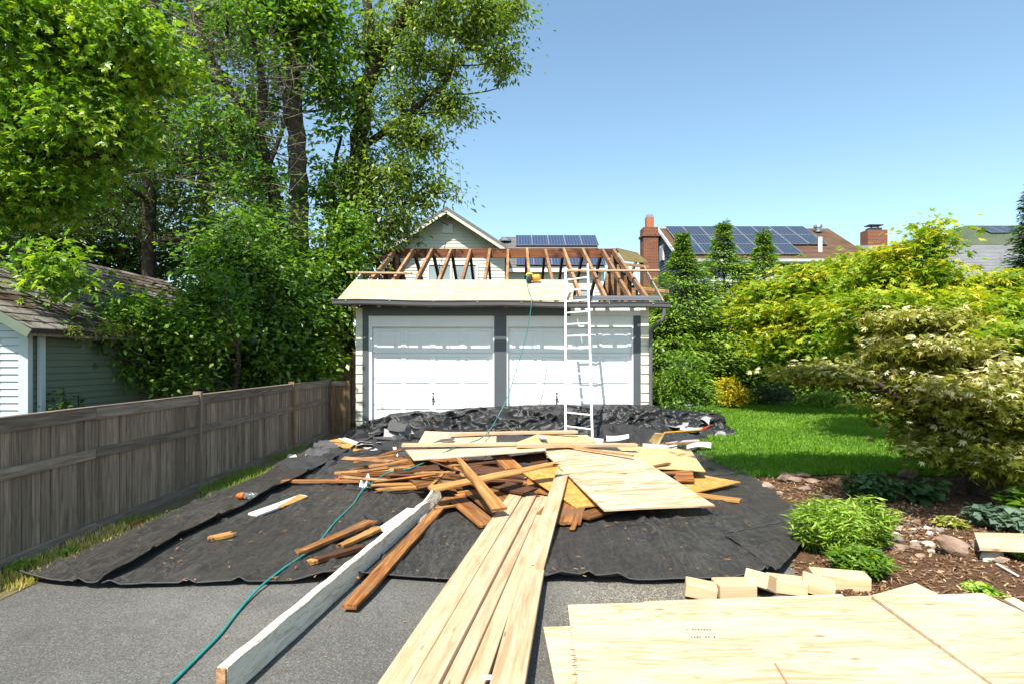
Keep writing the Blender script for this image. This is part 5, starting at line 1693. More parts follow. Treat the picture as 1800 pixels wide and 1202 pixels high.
def tree(name, label, cat, trunks, blobs, ncl, nleaf, lsize, mat, bark, seed, spread=.32, shape='oval', aspect=.5, droop=.35, flat=.6, group=None,
         shell=.45, twig=(.016, .004), base=None, bare=0, up=.9, zmin=.15, tone_bias=0.0, curl=None, bare_mat=None, outward=0.0, bscale=1.0):
    """Tree: tapered trunks with limbs, a twig to every leaf cluster, and leaves one by one."""
    rs = np.random.RandomState(seed)
    b0 = base or trunks[0][0][0]
    th = thing(name, label, cat, (b0[0], b0[1], 0.0), group)
    mb_v, mb_f, off = [], [], 0
    anchors = []
    for pts, r0, r1 in trunks:
        sp = smooth_path([Vector(p) for p in pts], 7)
        sp = [p + Vector((rs.normal(0, r0 * .08), rs.normal(0, r0 * .08), 0)) for p in sp]
        n = len(sp)
        rad = [r0 + (r1 - r0) * i / (n - 1) for i in range(n)]
        if pts[0][2] < .3: rad[0] *= 1.35
        m = MB().tube(sp, rad, 12)
        quads = [f for f in m.f if len(f) == 4]
        mb_v.append(np.array(m.v)); mb_f.append(np.array(quads) + off); off += len(m.v)
        anchors += [(np.array(p), rad[i]) for i, p in enumerate(sp) if i > n * .15]
    A = np.array([a for a, _ in anchors]); AR = np.array([r for _, r in anchors])
    Bw = np.array([b[6] for b in blobs]); Bw = Bw / Bw.sum()
    which = rs.choice(len(blobs), ncl, p=Bw)
    B = np.array([b[:6] for b in blobs])[which]
    dv = unit(rs.normal(size=(ncl, 3))); rad = rs.rand(ncl) ** shell * (.82 + .42 * rs.rand(ncl))
    C = B[:, :3] + dv * rad[:, None] * B[:, 3:6]
    C[:, 2] = np.maximum(C[:, 2], zmin + rs.rand(ncl) * .2)
    # limbs to each blob, then twigs from limbs
    limbP, limbR = [], []
    for b in blobs:
        c = np.array(b[:3])
        dd = np.linalg.norm(A - c, axis=1) + np.maximum(A[:, 2] - c[2] + .2, 0) * 1.5
        k = dd.argmin()
        p0 = A[k]; p2 = c + np.array([0, 0, -.1]); p1 = (p0 + p2) / 2 + np.array([0, 0, -.12 * np.linalg.norm(p2 - p0)])
        L0 = np.linalg.norm(p2 - p0)
        ra = min(AR[k] * .55, .02 + .022 * L0)
        v, f = tube_np(p0[None], p1[None], p2[None], np.array([ra]), np.array([ra * .35]), 7, 6)
        mb_v.append(v); mb_f.append(f + off); off += len(v)
        for t in np.linspace(.25, 1, 6):
            limbP.append((1 - t) ** 2 * p0 + 2 * t * (1 - t) * p1 + t * t * p2)
    LP = np.array(limbP + list(A))
    d2 = np.linalg.norm(LP[None] - C[:, None], axis=2) + np.maximum(LP[None, :, 2] - C[:, None, 2], 0) * .8
    p0 = LP[d2.argmin(1)]
    mid = (p0 + C) / 2 + rs.normal(0, .10, (ncl, 3)) * np.linalg.norm(C - p0, axis=1)[:, None]
    ln = np.linalg.norm(C - p0, axis=1)
    v, f = tube_np(p0, mid, C, np.clip(twig[0] * (.4 + ln), .004, .05), np.full(ncl, twig[1]), 4, 4)
    mb_v.append(v); mb_f.append(f + off); off += len(v)
    V = np.concatenate(mb_v) - np.array(ORIGIN[th.name])
    o = link_mesh("trunk", fast("trunk", V, np.concatenate(mb_f)), bark, th)
    o.data.polygons.foreach_set("use_smooth", [True] * len(o.data.polygons))
    if bare:
        q = rs.choice(len(LP), bare)
        s0 = LP[q]
        e_ = s0 + bscale * (rs.normal(0, 1, (bare, 3)) * np.array([1.0, .6, .55]) + np.array([0, -.2, .1]))
        v, f = tube_np(s0, (s0 + e_) / 2 + rs.normal(0, .18, (bare, 3)), e_, np.full(bare, .013 * bscale), np.full(bare, .004 * bscale), 4, 5)
        q2 = rs.rand(bare * 3)
        i2 = rs.randint(0, bare, bare * 3)
        s1 = s0[i2] * (1 - q2[:, None]) + e_[i2] * q2[:, None]
        e1 = s1 + bscale * rs.normal(0, .38, (bare * 3, 3))
        v2, f2 = tube_np(s1, (s1 + e1) / 2 + rs.normal(0, .05, s1.shape), e1, np.full(bare * 3, .006 * bscale), np.full(bare * 3, .002), 3, 3)
        V = np.concatenate([v, v2]) - np.array(ORIGIN[th.name])
        link_mesh("bare_twigs", fast("bare_twigs", V, np.concatenate([f, f2 + len(v)])), bare_mat or M['twig'], th, "stuff")
    # leaves
    k = np.repeat(np.arange(ncl), nleaf)
    N = len(k)
    pos = C[k] + rs.normal(size=(N, 3)) * spread * np.array([1, 1, flat]) * (.7 + .6 * rs.rand(ncl))[k][:, None]
    # some leaves sit along the twig
    al = rs.rand(N) < .22
    tt = .55 + .45 * rs.rand(N)
    onp = p0[k] * (1 - tt)[:, None] + C[k] * tt[:, None] + rs.normal(0, spread * .3, (N, 3))
    pos[al] = onp[al]
    pos[:, 2] = np.maximum(pos[:, 2], .04)
    ang = rs.rand(N) * 2 * math.pi
    out = pos - C[k]
    dirn = np.stack([np.cos(ang), np.sin(ang), -droop + rs.normal(0, .3, N)], 1) + out * (1.2 / max(spread, .05)) * .5
    if outward:
        cen = np.array([b0[0], b0[1], 0]); ov = pos - cen; ov[:, 2] = 0
        dirn = dirn + unit(ov) * outward
    dirn = unit(dirn)
    nrm = unit(np.stack([rs.normal(0, .55, N), rs.normal(0, .55, N), np.full(N, up)], 1))
    size = lsize * (.65 + .6 * rs.rand(N))
    tone = .55 * rs.rand(ncl)[k] + .5 * rs.rand(N) + tone_bias
    if curl is not None:      # the youngest leaves, at the outside of the crown, have their own colour
        h = np.clip((C[:, 2] - B[:, 2]) / B[:, 5], -1, 1)[k]
        tone = tone + curl * h
    make_leaves("crown", pos, dirn, nrm, size, tone, mat, th, shape, aspect)
    return th


TREES = "big trees beyond the fence"
# the tall straight trunk
tree("shade_tree", "tall tree with one straight bare grey trunk behind the garage corner", "tree",
     [([(-5.95, 16, 0), D(526, 420, 16), D(522, 260, 16), D(514, 120, 16), D(512, 0, 16), D(505, -160, 16)], .27, .2),
      ([D(512, 60, 16), D(470, -40, 15.6), D(430, -140, 15.2)], .13, .07)],
     [blob(470, 40, 110, 80, 15.8), blob(560, 120, 55, 60, 16, w=.5), blob(545, 20, 70, 50, 16), blob(590, 180, 40, 70, 16.2, w=.4), blob(460, 170, 40, 40, 15.7, w=.25), blob(572, 330, 30, 50, 16.2, w=.2), blob(400, -60, 150, 80, 15.6)],
     210, 60, .20, M['leaf_green'], M['bark'], 3, .30, bare=40)
# the leaning ivy-covered one against the sky
tree("leaning_tree", "leaning ivy-clad tree whose leafy limbs reach out against the blue sky", "tree",
     [([(-4.75, 17.2, 0), D(602, 520, 17), D(614, 400, 17), D(630, 260, 17), D(646, 150, 17), D(690, 60, 17), D(745, -30, 17), D(790, -120, 17)], .30, .16),
      ([D(632, 262, 17), D(690, 222, 17), D(742, 180, 17), D(785, 140, 17), D(800, 100, 17)], .11, .05),
      ([D(650, 140, 17), D(650, 60, 17), D(640, -60, 17)], .17, .12),
      ([D(604, 480, 17), D(585, 330, 16.8), D(600, 240, 16.8)], .09, .04)],
     [blob(770, 30, 110, 50, 17, 1.3, 1.5), blob(860, 30, 62, 60, 17, 1.1), blob(880, 100, 28, 34, 17, .5, .3), blob(875, 150, 12, 14, 17, .25, .07), blob(750, 110, 75, 45, 17, 1.2, .9), blob(905, 10, 30, 14, 17, .5, .15),
      blob(795, 185, 45, 26, 17, .8, .45), blob(700, 180, 50, 40, 17, 1, .5), blob(735, 245, 60, 32, 17, 1, .55), blob(660, 70, 45, 55, 17, .9, .5), blob(640, 170, 40, 50, 16.6, .8, .4),
      blob(705, 310, 80, 40, 17, 1.1, .7), blob(770, 335, 50, 28, 17, .7, .35), blob(700, 380, 70, 50, 17, 1.1, .8), blob(640, 300, 40, 60, 16.7, .8, .5), blob(600, 440, 40, 110, 16.6, .6, 1.0), blob(620, 340, 26, 60, 16.7, .5, .5), blob(655, 430, 50, 50, 16.8, .8, .5)],
     600, 52, .165, M['leaf_olive'], M['bark_dark'], 7, .25, 'oval', .42, droop=.75, bare=20)
tree("forked_tree", "dark forked tree with crooked bare twigs among the foliage", "tree",
     [([(-6.0, 14.2, 0), D(488, 420, 14.2), D(470, 300, 14.2), D(452, 230, 14.2)], .17, .13),
      ([D(452, 235, 14.2), D(430, 190, 14.1), D(385, 130, 14), D(345, 40, 14), D(320, -40, 14)], .10, .06),
      ([D(452, 235, 14.2), D(462, 150, 14.2), D(440, 60, 14.2), D(420, -40, 14.2)], .11, .07),
      ([D(470, 300, 14.2), D(500, 210, 14.2), D(490, 120, 14.2)], .06, .03)],
     [blob(400, 60, 90, 80, 14), blob(330, 130, 90, 80, 14.2), blob(390, 220, 100, 50, 14), blob(440, 310, 60, 60, 13.8), blob(480, 400, 50, 60, 13.8), blob(300, 260, 90, 60, 14.3, w=.6)],
     130, 50, .15, M['leaf_mid'], M['bark_dark'], 12, .28, bare=190)
# dark evergreen boughs behind
tree("evergreen", "dark evergreen with drooping boughs showing bits of sky behind the forked tree", "tree",
     [([(-12.4, 20, 0), D(262, 300, 20), D(268, 0, 20), D(270, -150, 20)], .25, .12)],
     [blob(250, 190, 200, 60, 20), blob(300, 300, 190, 50, 20), blob(180, 380, 170, 60, 20), blob(330, 90, 150, 60, 20), blob(420, 390, 110, 60, 20), blob(120, 260, 120, 90, 20)],
     260, 100, .20, M['leaf_conifer_dark'], M['bark_dark'], 21, .45, 'oval', .16, .55, .26, bare=70)
tree("background_tree", "broad dark tree filling the gap at the back behind the shed", "tree",
     [([(-13, 25, 0), D(360, 300, 25), D(360, 80, 25)], .3, .15)],
     [blob(140, 330, 170, 120, 25), blob(330, 420, 140, 110, 25), blob(470, 500, 90, 100, 25), blob(60, 120, 120, 160, 25), blob(240, 30, 170, 60, 25), blob(575, 560, 60, 90, 24, w=.5), blob(220, 460, 120, 70, 24, w=.8), blob(30, 400, 130, 70, 22, w=1.1), blob(60, 300, 120, 70, 22, w=.6), blob(400, 300, 120, 90, 25, w=.8), blob(300, 200, 120, 90, 25, w=.5)],
     500, 80, .30, M['leaf_dark'], M['bark_dark'], 33, .6)
# the big-leaved maple overhanging from the near side
tree("overhanging_maple", "bright green maple with large lobed leaves overhanging the shed roof", "tree",
     [([(-9.6, 9.0, 0), (-9.5, 9.0, 2.2), (-9.2, 9.0, 4.2), (-8.6, 9, 6.5)], .2, .12), ([(-9.2, 9, 4), (-7.6, 8.9, 4.6), (-5.9, 8.7, 4.6)], .09, .03)],
     [blob(90, 60, 150, 110, 8.9, 1.3, 1.6), blob(230, 90, 85, 60, 8.7, .9, .8), blob(50, 230, 140, 110, 9.0, 1.2, 1.3), blob(60, 340, 95, 55, 9.0, 1.0, .7), blob(190, 210, 80, 60, 8.8, .8, .45), blob(95, 470, 26, 50, 8.2, .3, .16), blob(-140, 200, 160, 260, 9, 1.4, 1.6)],
     440, 56, .108, M['leaf_green'], M['bark_dark'], 41, .25, 'maple', 1, .6, .6, up=.8, tone_bias=.18)
# shrubs over the fence
tree("fence_shrub", "arching leafy shrub spilling over the shed's eave and siding", "shrub",
     [([(-5.2, 10.6, 0), (-5.3, 10.6, 1.0), (-5.5, 10.4, 2.2)], .06, .04), ([(-5.2, 10.6, .5), (-4.9, 10.5, 1.5), (-5.0, 10.3, 2.4)], .05, .03)],
     [blob(335, 590, 85, 60, 10.4, .7), blob(250, 575, 70, 26, 9.8, .4, .5), blob(210, 620, 45, 36, 9.4, .25, .22), blob(360, 520, 70, 50, 10.6, .6, .7), blob(300, 660, 70, 34, 10.2, .5, .5), blob(240, 545, 40, 22, 9.5, .3, .3), blob(180, 610, 16, 30, 8.9, .15, .05)],
     230, 50, .115, M['leaf_green'], M['bark_dark'], 52, .22, bare=16, bscale=.4)
tree("fence_shrub", "dense dark-hearted shrub rising over the middle of the fence", "shrub",
     [([(-5.0, 12.6, 0), (-5.1, 12.6, 1.5), (-5.2, 12.6, 3.2)], .08, .05)],
     [blob(450, 620, 90, 70, 12.4, .7), blob(440, 520, 80, 80, 12.5, .8), blob(430, 430, 70, 60, 12.7, .8, .8), blob(510, 540, 60, 100, 12.9, .6), blob(380, 470, 60, 60, 12.6, .6, .6)],
     230, 56, .145, M['leaf_mid'], M['bark_dark'], 61, .22, bare=16, bscale=.5)
tree("fence_shrub", "leafy shrub at the garage corner beneath the leaning tree", "shrub",
     [([(-4.6, 14.6, 0), (-4.7, 14.6, 1.8), (-4.8, 14.6, 3.6)], .08, .05)],
     [blob(560, 600, 45, 80, 14.0, .6), blob(570, 480, 60, 70, 14.6, .7), blob(500, 460, 70, 60, 14.4, .7), blob(615, 400, 45, 46, 15, .5, .6), blob(530, 640, 60, 50, 13.4, .5), blob(610, 480, 30, 60, 15, .4, .5)],
     230, 56, .15, M['leaf_green'], M['bark_dark'], 67, .22, droop=.6)
tree("ivy", "dark ivy climbing the shed's corner and downspout", "ivy",
     [([(-6.08, 7.95, 0), (-6.08, 7.95, 1.2)], .012, .006), ([(-6.06, 8.25, 0), (-6.07, 8.2, 1.1)], .012, .006)],
     [(-6.10, 7.93, .65, .07, .10, .6, 1), (-6.10, 8.3, .5, .08, .14, .55, 1)], 70, 16, .07, M['leaf_dark'], M['bark_dark'], 71, .06, aspect=.8)
tree("roof_weeds", "tuft of weeds and dry roots growing in the shed's gutter", "weeds",
     [([(-6.03, 9.1, 1.95), (-6.03, 9.1, 2.1)], .01, .005)],
     [(-6.02, 8.75, 2.05, .08, .35, .10, 1), (-6.02, 9.5, 2.02, .08, .3, .14, 1), (-6.0, 7.95, 1.98, .06, .12, .05, .3)], 46, 16, .07, M['leaf_yellow'], M['twig'], 73, .07, aspect=.3, bare=14, bscale=.2)


# ---- conifers of the hedge
def conifer(label, x, y, h, r, seed, mat, n=520, nleaf=26, group="conifers of the hedge", name="hedge_conifer", leader=.9, lsize=.17, taper=.85, asp=.26):
    rs = np.random.RandomState(seed)
    th = thing(name, label, "conifer", (x, y, 0), group)
    m = MB().tube([(x, y, 0), (x + .03, y, h * .5), (x, y, h - .1)], [.14, .07, .012], 8)
    V = np.array(m.v) - np.array([x, y, 0]); f4 = np.array([f for f in m.f if len(f) == 4])
    # boughs: start on the trunk, sweep out and slightly up, tips droop
    t = rs.rand(n) ** (1.5 if name != 'spruce' else .85)
    zc = .15 + (h - .25) * t
    prof_ = np.interp(t, [0, .15, .40, .55, .66, .76, .85, .93, 1.0], [.85, 1.0, 1.0, .86, .62, .34, .14, .05, .01]) if name != 'spruce' else np.clip((1 - t) ** taper, 0, 1)
    rr = r * prof_ * (.50 + .75 * rs.rand(n)) + .05
    a = rs.rand(n) * 2 * math.pi
    # lumps: lobes of boughs stand out
    lump = .82 + .34 * vnoise(a * 2.2 + seed, zc * 1.6)
    rr = rr * lump
    tip = np.stack([x + np.cos(a) * rr, y + np.sin(a) * rr, zc + .05 * rr], 1)
    st = np.stack([np.full(n, x), np.full(n, y), zc - .25 * rr], 1)
    vb, fb = tube_np(st, (st + tip) / 2 + np.array([0, 0, .06]), tip, np.full(n, .014), np.full(n, .004), 3, 3)
    link_mesh("trunk", fast("trunk", np.concatenate([V, vb - np.array([x, y, 0])]), np.concatenate([f4, fb + len(V)])), M['bark_dark'], th)
    k = np.repeat(np.arange(n), nleaf)
    N = len(k)
    q = .45 + .6 * rs.rand(N)
    wid = (.14 + .24 * rr)[k]
    side = np.stack([-np.sin(a), np.cos(a), np.zeros(n)], 1)[k]
    outd = np.stack([np.cos(a), np.sin(a), np.zeros(n)], 1)[k]
    lat = rs.normal(0, 1, N)
    pos = st[k] + (tip - st)[k] * q[:, None] + side * (lat * wid * .55)[:, None] + rs.normal(0, .035, (N, 3))
    pos[:, 2] -= .10 * np.abs(lat) * wid
    pos[:, 2] = np.maximum(pos[:, 2], .05)
    dirn = unit(outd + side * (lat * .8)[:, None] + np.array([0, 0, -.18]) + rs.normal(0, .28, (N, 3)))
    nrm = unit(np.array([0, 0, 1.0]) + outd * .5 + rs.normal(0, .35, (N, 3)))
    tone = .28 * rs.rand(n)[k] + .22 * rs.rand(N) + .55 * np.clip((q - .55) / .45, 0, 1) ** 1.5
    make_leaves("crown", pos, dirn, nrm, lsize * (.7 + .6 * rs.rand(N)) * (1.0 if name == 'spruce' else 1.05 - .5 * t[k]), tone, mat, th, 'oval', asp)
    return th


def at(px, y): return (px - CX) * y / F
HC = [(1168, 20.8, 3.9, 1.5, "lowest dense conifer of the hedge beside the downspout"), (1200, 21.8, 6.35, 2.05, "conifer with a thin leader in front of the brick chimney"), (1272, 22.4, 6.95, 2.1, "tallest conifer with a wispy leader before the solar array"),
      (1342, 22.8, 6.7, 2.1, "conifer with a narrow top before the blue house's eave"), (1408, 22.4, 4.7, 1.9, "short bushy conifer between the leader-topped one and the maple")]
for k, (px, y, h, r, lab) in enumerate(HC):
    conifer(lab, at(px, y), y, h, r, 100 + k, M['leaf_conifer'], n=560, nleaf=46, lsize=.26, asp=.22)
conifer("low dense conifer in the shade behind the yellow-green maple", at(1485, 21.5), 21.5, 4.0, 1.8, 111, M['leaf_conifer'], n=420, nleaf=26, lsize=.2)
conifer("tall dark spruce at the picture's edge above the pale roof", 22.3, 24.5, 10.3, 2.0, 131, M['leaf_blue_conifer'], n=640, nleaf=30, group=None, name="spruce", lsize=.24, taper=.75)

# ---- shrubs round the lawn
tree("rhododendron", "rounded dark-leaved rhododendron at the garage's lawn corner", "shrub", [([(4.75, 16.6, 0), (4.8, 16.6, .5), (4.9, 16.6, 1.0)], .04, .02)],
     [(4.75, 16.6, 1.05, .75, .7, .85, 1), (5.1, 16.4, .75, .8, .7, .6, .8)], 110, 34, .12, M['leaf_green'], M['bark_dark'], 81, .17, aspect=.36)
tree("low_shrub", "small broad-leaved bush with dead stems beside the garage's base", "shrub", [([(4.15, 14.6, 0), (4.15, 14.6, .2)], .02, .01)],
     [(4.05, 14.7, .30, .35, .3, .28, 1), (4.55, 14.2, .24, .4, .3, .22, 1)], 60, 22, .09, M['leaf_mid'], M['bark_dark'], 82, .11, bare=14, bscale=.35)
tree("golden_shrub", "small golden-yellow shrub at the lawn's far edge", "shrub", [([(6.95, 18.5, 0), (6.95, 18.5, .3)], .03, .02)],
     [(6.95, 18.5, .42, .46, .38, .38, 1), (6.8, 18.5, .8, .15, .15, .26, .25)], 90, 26, .11, M['leaf_gold'], M['bark_dark'], 83, .13, droop=-.3)
tree("grey_shrub", "low grey-green sprawling shrub next to the golden one", "shrub", [([(8.9, 19.9, 0), (8.9, 19.9, .3)], .03, .02)],
     [(8.9, 19.9, .42, .75, .4, .42, 1)], 70, 26, .11, M['leaf_hosta'], M['bark_dark'], 84, .16, aspect=.25, bare=24, bscale=.5)
tree("low_shrub", "bright little bush at the lawn's far edge under the cream-leaved branch", "shrub", [([(9.8, 18.6, 0), (9.8, 18.6, .2)], .02, .01)],
     [(9.85, 18.6, .3, .6, .4, .28, 1)], 60, 22, .12, M['leaf_fern'], M['bark_dark'], 85, .14)
# ---- the two Japanese maples
tree("yellow_maple", "tall yellow-green Japanese maple with upright top shoots below the pale roof", "tree",
     [([(8.5, 11.4, 0), (8.4, 11.4, .8), (8.2, 11.4, 1.8), (7.9, 11.4, 2.7)], .09, .045), ([(8.4, 11.4, .7), (8.9, 11.3, 1.6), (9.4, 11.0, 2.4)], .06, .03)],
     [blob(1560, 495, 80, 34, 12.6, 1, 1),
      blob(1625, 482, 34, 26, 11.4, .6, .45),
      blob(1570, 545, 90, 36, 10.8, 1, 1),
      blob(1680, 545, 80, 34, 10.8, 1, 1),
      blob(1780, 545, 80, 34, 10.8, 1, .9),
      blob(1740, 600, 90, 44, 9.6, .9, 1.1),
      blob(1640, 425, 30, 36, 11.6, .3, .2),
      blob(1600, 440, 14, 24, 11.6, .2, .07),
      blob(1560, 600, 80, 34, 12, .9, .7),
      blob(1650, 600, 60, 34, 11.2, .8, .5),
      blob(1562, 452, 24, 20, 12, .3, .12),
      blob(1700, 498, 24, 18, 11, .3, .12),
      blob(1765, 492, 20, 16, 11, .3, .1),
      blob(1840, 575, 80, 55, 10.6, 1, .6),
      blob(1530, 590, 50, 34, 12, .8, .5)],
     500, 44, .135, M['leaf_yellow'], M['bark_dark'], 91, .25, 'palm5', 1, .5, .30, curl=.32, tone_bias=.10, up=1.1)
tree("yellow_maple", "lower yellow-green Japanese maple in front of the hedge conifers at the lawn's far side", "tree",
     [([(12.2, 18.0, 0), (12.0, 18.0, .9), (11.3, 17.6, 2.0), (10.2, 17.1, 3.0)], .09, .045)],
     [blob(1380, 520, 80, 30, 17.5, 0.99, .8),
      blob(1470, 505, 80, 30, 16.7, 1.1, .9),
      blob(1450, 550, 100, 30, 16.2, 1.1, .9),
      blob(1400, 600, 70, 30, 16.5, 0.88, .5),
      blob(1520, 620, 100, 40, 16.5, 0.99, .8),
      blob(1440, 620, 70, 30, 16.5, 0.88, .6),
      blob(1350, 560, 50, 30, 17.5, 0.77, .4),
      blob(1420, 478, 20, 18, 16.7, 0.33, .1),
      blob(1500, 462, 24, 18, 16.2, 0.33, .12)],
     420, 46, .17, M['leaf_yellow'], M['bark_dark'], 92, .32, 'palm5', 1, .5, .30, curl=.32, tone_bias=.10, up=1.1)
tree("variegated_maple", "cream-variegated weeping Japanese maple shading the planting bed", "tree",
     [([(5.45, 6.9, 0), (5.40, 6.9, .5), (5.5, 6.9, 1.1), (5.7, 6.9, 1.7)], .075, .045), ([(5.40, 6.9, .45), (4.9, 6.9, .9), (4.5, 7.2, 1.3)], .05, .025), ([(5.5, 6.9, .8), (6.1, 6.8, 1.2), (6.6, 6.7, 1.5)], .05, .025)],
     [blob(1450, 652, 60, 20, 8.2, .4, .9), blob(1560, 660, 80, 26, 7.8, .7, .8), blob(1600, 715, 50, 28, 7.4, .6, .5), blob(1630, 618, 80, 28, 7.4, .8, .8), blob(1660, 690, 80, 40, 7.0, .8, 1), blob(1740, 665, 80, 34, 7.0, .9, .9), blob(1760, 720, 90, 46, 6.8, .9, 1),
      blob(1670, 780, 50, 34, 6.9, .6, .6), blob(1740, 800, 90, 34, 6.6, .7, .8), blob(1820, 730, 70, 80, 6.8, .9, .8), blob(1620, 565, 70, 20, 7.4, .6, .35)],
     460, 54, .086, M['leaf_cream'], M['bark_dark'], 97, .20, 'palm5', 1, .5, .2, curl=.36, tone_bias=.03, up=1.1)

# ---- plants of the bed
def clump(name, label, c, r, h, n, size, asp, mat, seed, cat="plant", arch=.5, shape='oval', spread=1.0, group=None):
    """Perennial clump: stems fan out of the crown of the plant, blades all the way up."""
    rs = np.random.RandomState(seed)
    th = thing(name, label, cat, tuple(c), group)
    a = rs.rand(n) * 2 * math.pi
    rr = rs.rand(n) ** .5
    top = np.stack([c[0] + np.cos(a) * rr * r * spread, c[1] + np.sin(a) * rr * r * spread, c[2] + h * (.45 + .55 * np.sqrt(1 - rr * rr * .9)) * (.8 + .3 * rs.rand(n))], 1)
    foot = np.stack([c[0] + np.cos(a) * rr * r * .5, c[1] + np.sin(a) * rr * r * .5, np.full(n, c[2])], 1)
    v, f = tube_np(foot, (foot + top) / 2 + np.array([0, 0, h * .1]), top, np.full(n, .004), np.full(n, .002), 3, 3)
    link_mesh("stems", fast("stems", v - np.array(c), f), mat, th)
    me = th.children[0].data
    m = 10
    k = np.repeat(np.arange(n), m)
    N = len(k)
    q = .25 + .8 * rs.rand(N)
    b = rs.rand(N) * 6.28
    pos = foot[k] + (top - foot)[k] * q[:, None]
    dirn = unit(np.stack([np.cos(b), np.sin(b), .55 - arch + rs.normal(0, .3, N)], 1))
    nrm = unit(np.stack([rs.normal(0, .4, N), rs.normal(0, .4, N), np.full(N, 1.0)], 1))
    tone = .3 * rs.rand(n)[k] + .4 * rs.rand(N) + .3 * q
    make_leaves("leaves", pos, dirn, nrm, size * (.6 + .7 * rs.rand(N)), tone, mat, th, shape, asp)
    return th


clump("feathery_plant", "big bright green feathery perennial clump beside the cloth's turned corner", W(1455, 972, 0), .30, .42, 260, .085, .17, M['leaf_fern'], 201)
clump("feathery_plant", "second feathery green clump leaning against the big one on the rock side", W(1520, 962, 0), .24, .40, 170, .085, .17, M['leaf_fern'], 202)
clump("leafy_perennial", "darker green low perennial in front of the feathery clumps", W(1512, 1012, 0), .20, .20, 150, .075, .24, M['leaf_green'], 203)
clump("hosta", "dark rounded hosta mound in the maple's shade", W(1530, 880, 0), .30, .32, 110, .085, .6, M['leaf_hosta_dark'], 204, arch=.8)
clump("hosta", "blue-green hosta with broad leaves beside the plywood offcut", W(1758, 926, 0), .26, .19, 60, .10, .66, M['leaf_hosta'], 205, arch=.8)
clump("hosta", "small cream-edged hosta near the big boulder", W(1672, 926, 0), .14, .09, 40, .065, .55, M['leaf_cream'], 206, arch=.7)
clump("rhubarb_plant", "big-leaved plant on pale stalks in the shade by the dark hosta", W(1632, 884, 0), .22, .26, 10, .15, .85, M['leaf_hosta_dark'], 207, arch=.7)
clump("leafy_perennial", "leafy green plant at the picture's edge above the blue-green hosta", W(1800, 905, 0), .22, .26, 40, .12, .6, M['leaf_green'], 208)
clump("weed_tuft", "tiny bright yellow-green tuft among the stones", W(1788, 980, 0), .06, .10, 24, .06, .25, M['leaf_fern'], 209)
clump("weed_tuft", "small green weed on the mulch close to the plywood stack", W(1722, 1040, 0), .10, .05, 26, .07, .6, M['leaf_fern'], 210, arch=.8)
clump("weed_tuft", "pale weed at the lower end of the fence's grass strip", W(36, 1002, 0), .10, .07, 24, .06, .2, M['leaf_fern'], 211)
clump("weed_tuft", "leafy weed on the grass strip below the middle of the near fence", W(118, 978, 0), .06, .06, 16, .055, .25, M['leaf_fern'], 212)
tree("shaded_shrub", "low dark shrub under the cream-leaved maple at the lawn edge", "shrub", [([(6.9, 8.0, 0), (6.9, 8, .3)], .03, .02)], [(6.9, 8.0, .35, .8, .4, .32, 1), (6.2, 7.6, .22, .5, .35, .2, .6)], 70, 24, .09, M['leaf_dark'], M['bark_dark'], 213, .14)

# ---- stones
random.seed(77)
def stone(name, label, px, py, wpx, hpx, mat, seed, flatn=.6, group=None, cat="stone"):
    c = W(px, py, 0)
    k = c.y / F
    rx, rzz = wpx * k / 2, hpx * k / 2
    rs = np.random.RandomState(seed)
    nu, nv = 14, 9
    cuts = [(unit(rs.normal(size=3)), rs.uniform(.42, .8)) for _ in range(15)]
    P = []
    for i in range(nv + 1):
        th = math.pi * i / nv
        for j in range(nu):
            ph = 2 * math.pi * j / nu
            d = np.array([math.sin(th) * math.cos(ph), math.sin(th) * math.sin(ph), math.cos(th)])
            s = 1.0
            for nn_, dd in cuts:
                q = d @ nn_
                if q > 1e-3: s = min(s, dd / q)
            p = d * s
            P.append((c.x + p[0] * rx * 1.25, c.y + p[1] * rx * flatn * 1.2, max(-.02, rzz * .75 + p[2] * rzz * 1.25)))
    fs = []
    for i in range(nv):
        for j in range(nu):
            fs.append((i * nu + j, (i + 1) * nu + j, (i + 1) * nu + (j + 1) % nu, i * nu + (j + 1) % nu))
    mb = MB(); mb.v = P; mb.f = fs
    o = obj(name, mb, mat, smooth=False)
    return setp(o, label, cat, group)


stone("boulder", "largest reddish boulder in the bed by the plywood offcut", 1676, 976, 64, 46, M['rock_red'], 1, .7, cat="boulder")
stone("boulder", "pale rounded boulder in front of the plywood offcut", 1742, 984, 42, 24, M['rock_pale'], 2, .7, cat="boulder")
stone("stone", "long flat reddish slab below the feathery clump's rock side", 1577, 966, 48, 14, M['rock_red'], 3, .5)
stone("stone", "reddish wedge stone leaning on the largest boulder's far flank", 1718, 966, 26, 24, M['rock_red'], 4, .5)
stone("stone", "flat reddish stone in front of the pale rounded boulder", 1762, 990, 24, 14, M['rock_red'], 5, .6)
stone("stone", "pale brick-shaped stone touching the largest boulder", 1634, 962, 24, 14, M['rock_pale'], 6, .5)
stone("stone", "reddish cobble between the pale brick-shaped stone and the slab", 1610, 962, 24, 12, M['rock_red'], 7)
stone("stone", "small flat reddish stone lowest on the mulch", 1618, 980, 22, 8, M['rock_red'], 8)
for k in range(48):
    px, py = rnd(1545, 1665), rnd(918, 972)
    if k > 36: px, py = rnd(1680, 1800), rnd(958, 990)
    stone("cobble", "small broken cobble in the drift of stones beside the big boulder", px, py, rnd(9, 22), rnd(6, 13), M[random.choice(['rock_red', 'rock_grey', 'rock_grey', 'rock_pale'])], 300 + k, .7, "cobbles in the stone drift")
for k in range(10):
    px, py = rnd(1345, 1450), rnd(836, 880)
    stone("cobble", "shaded field stone in the bank between the lawn and the cloth", px, py, rnd(12, 34), rnd(7, 16), M[random.choice(['rock_red', 'rock_grey', 'rock_red'])], 400 + k, .7, "stones in the bank by the lawn")
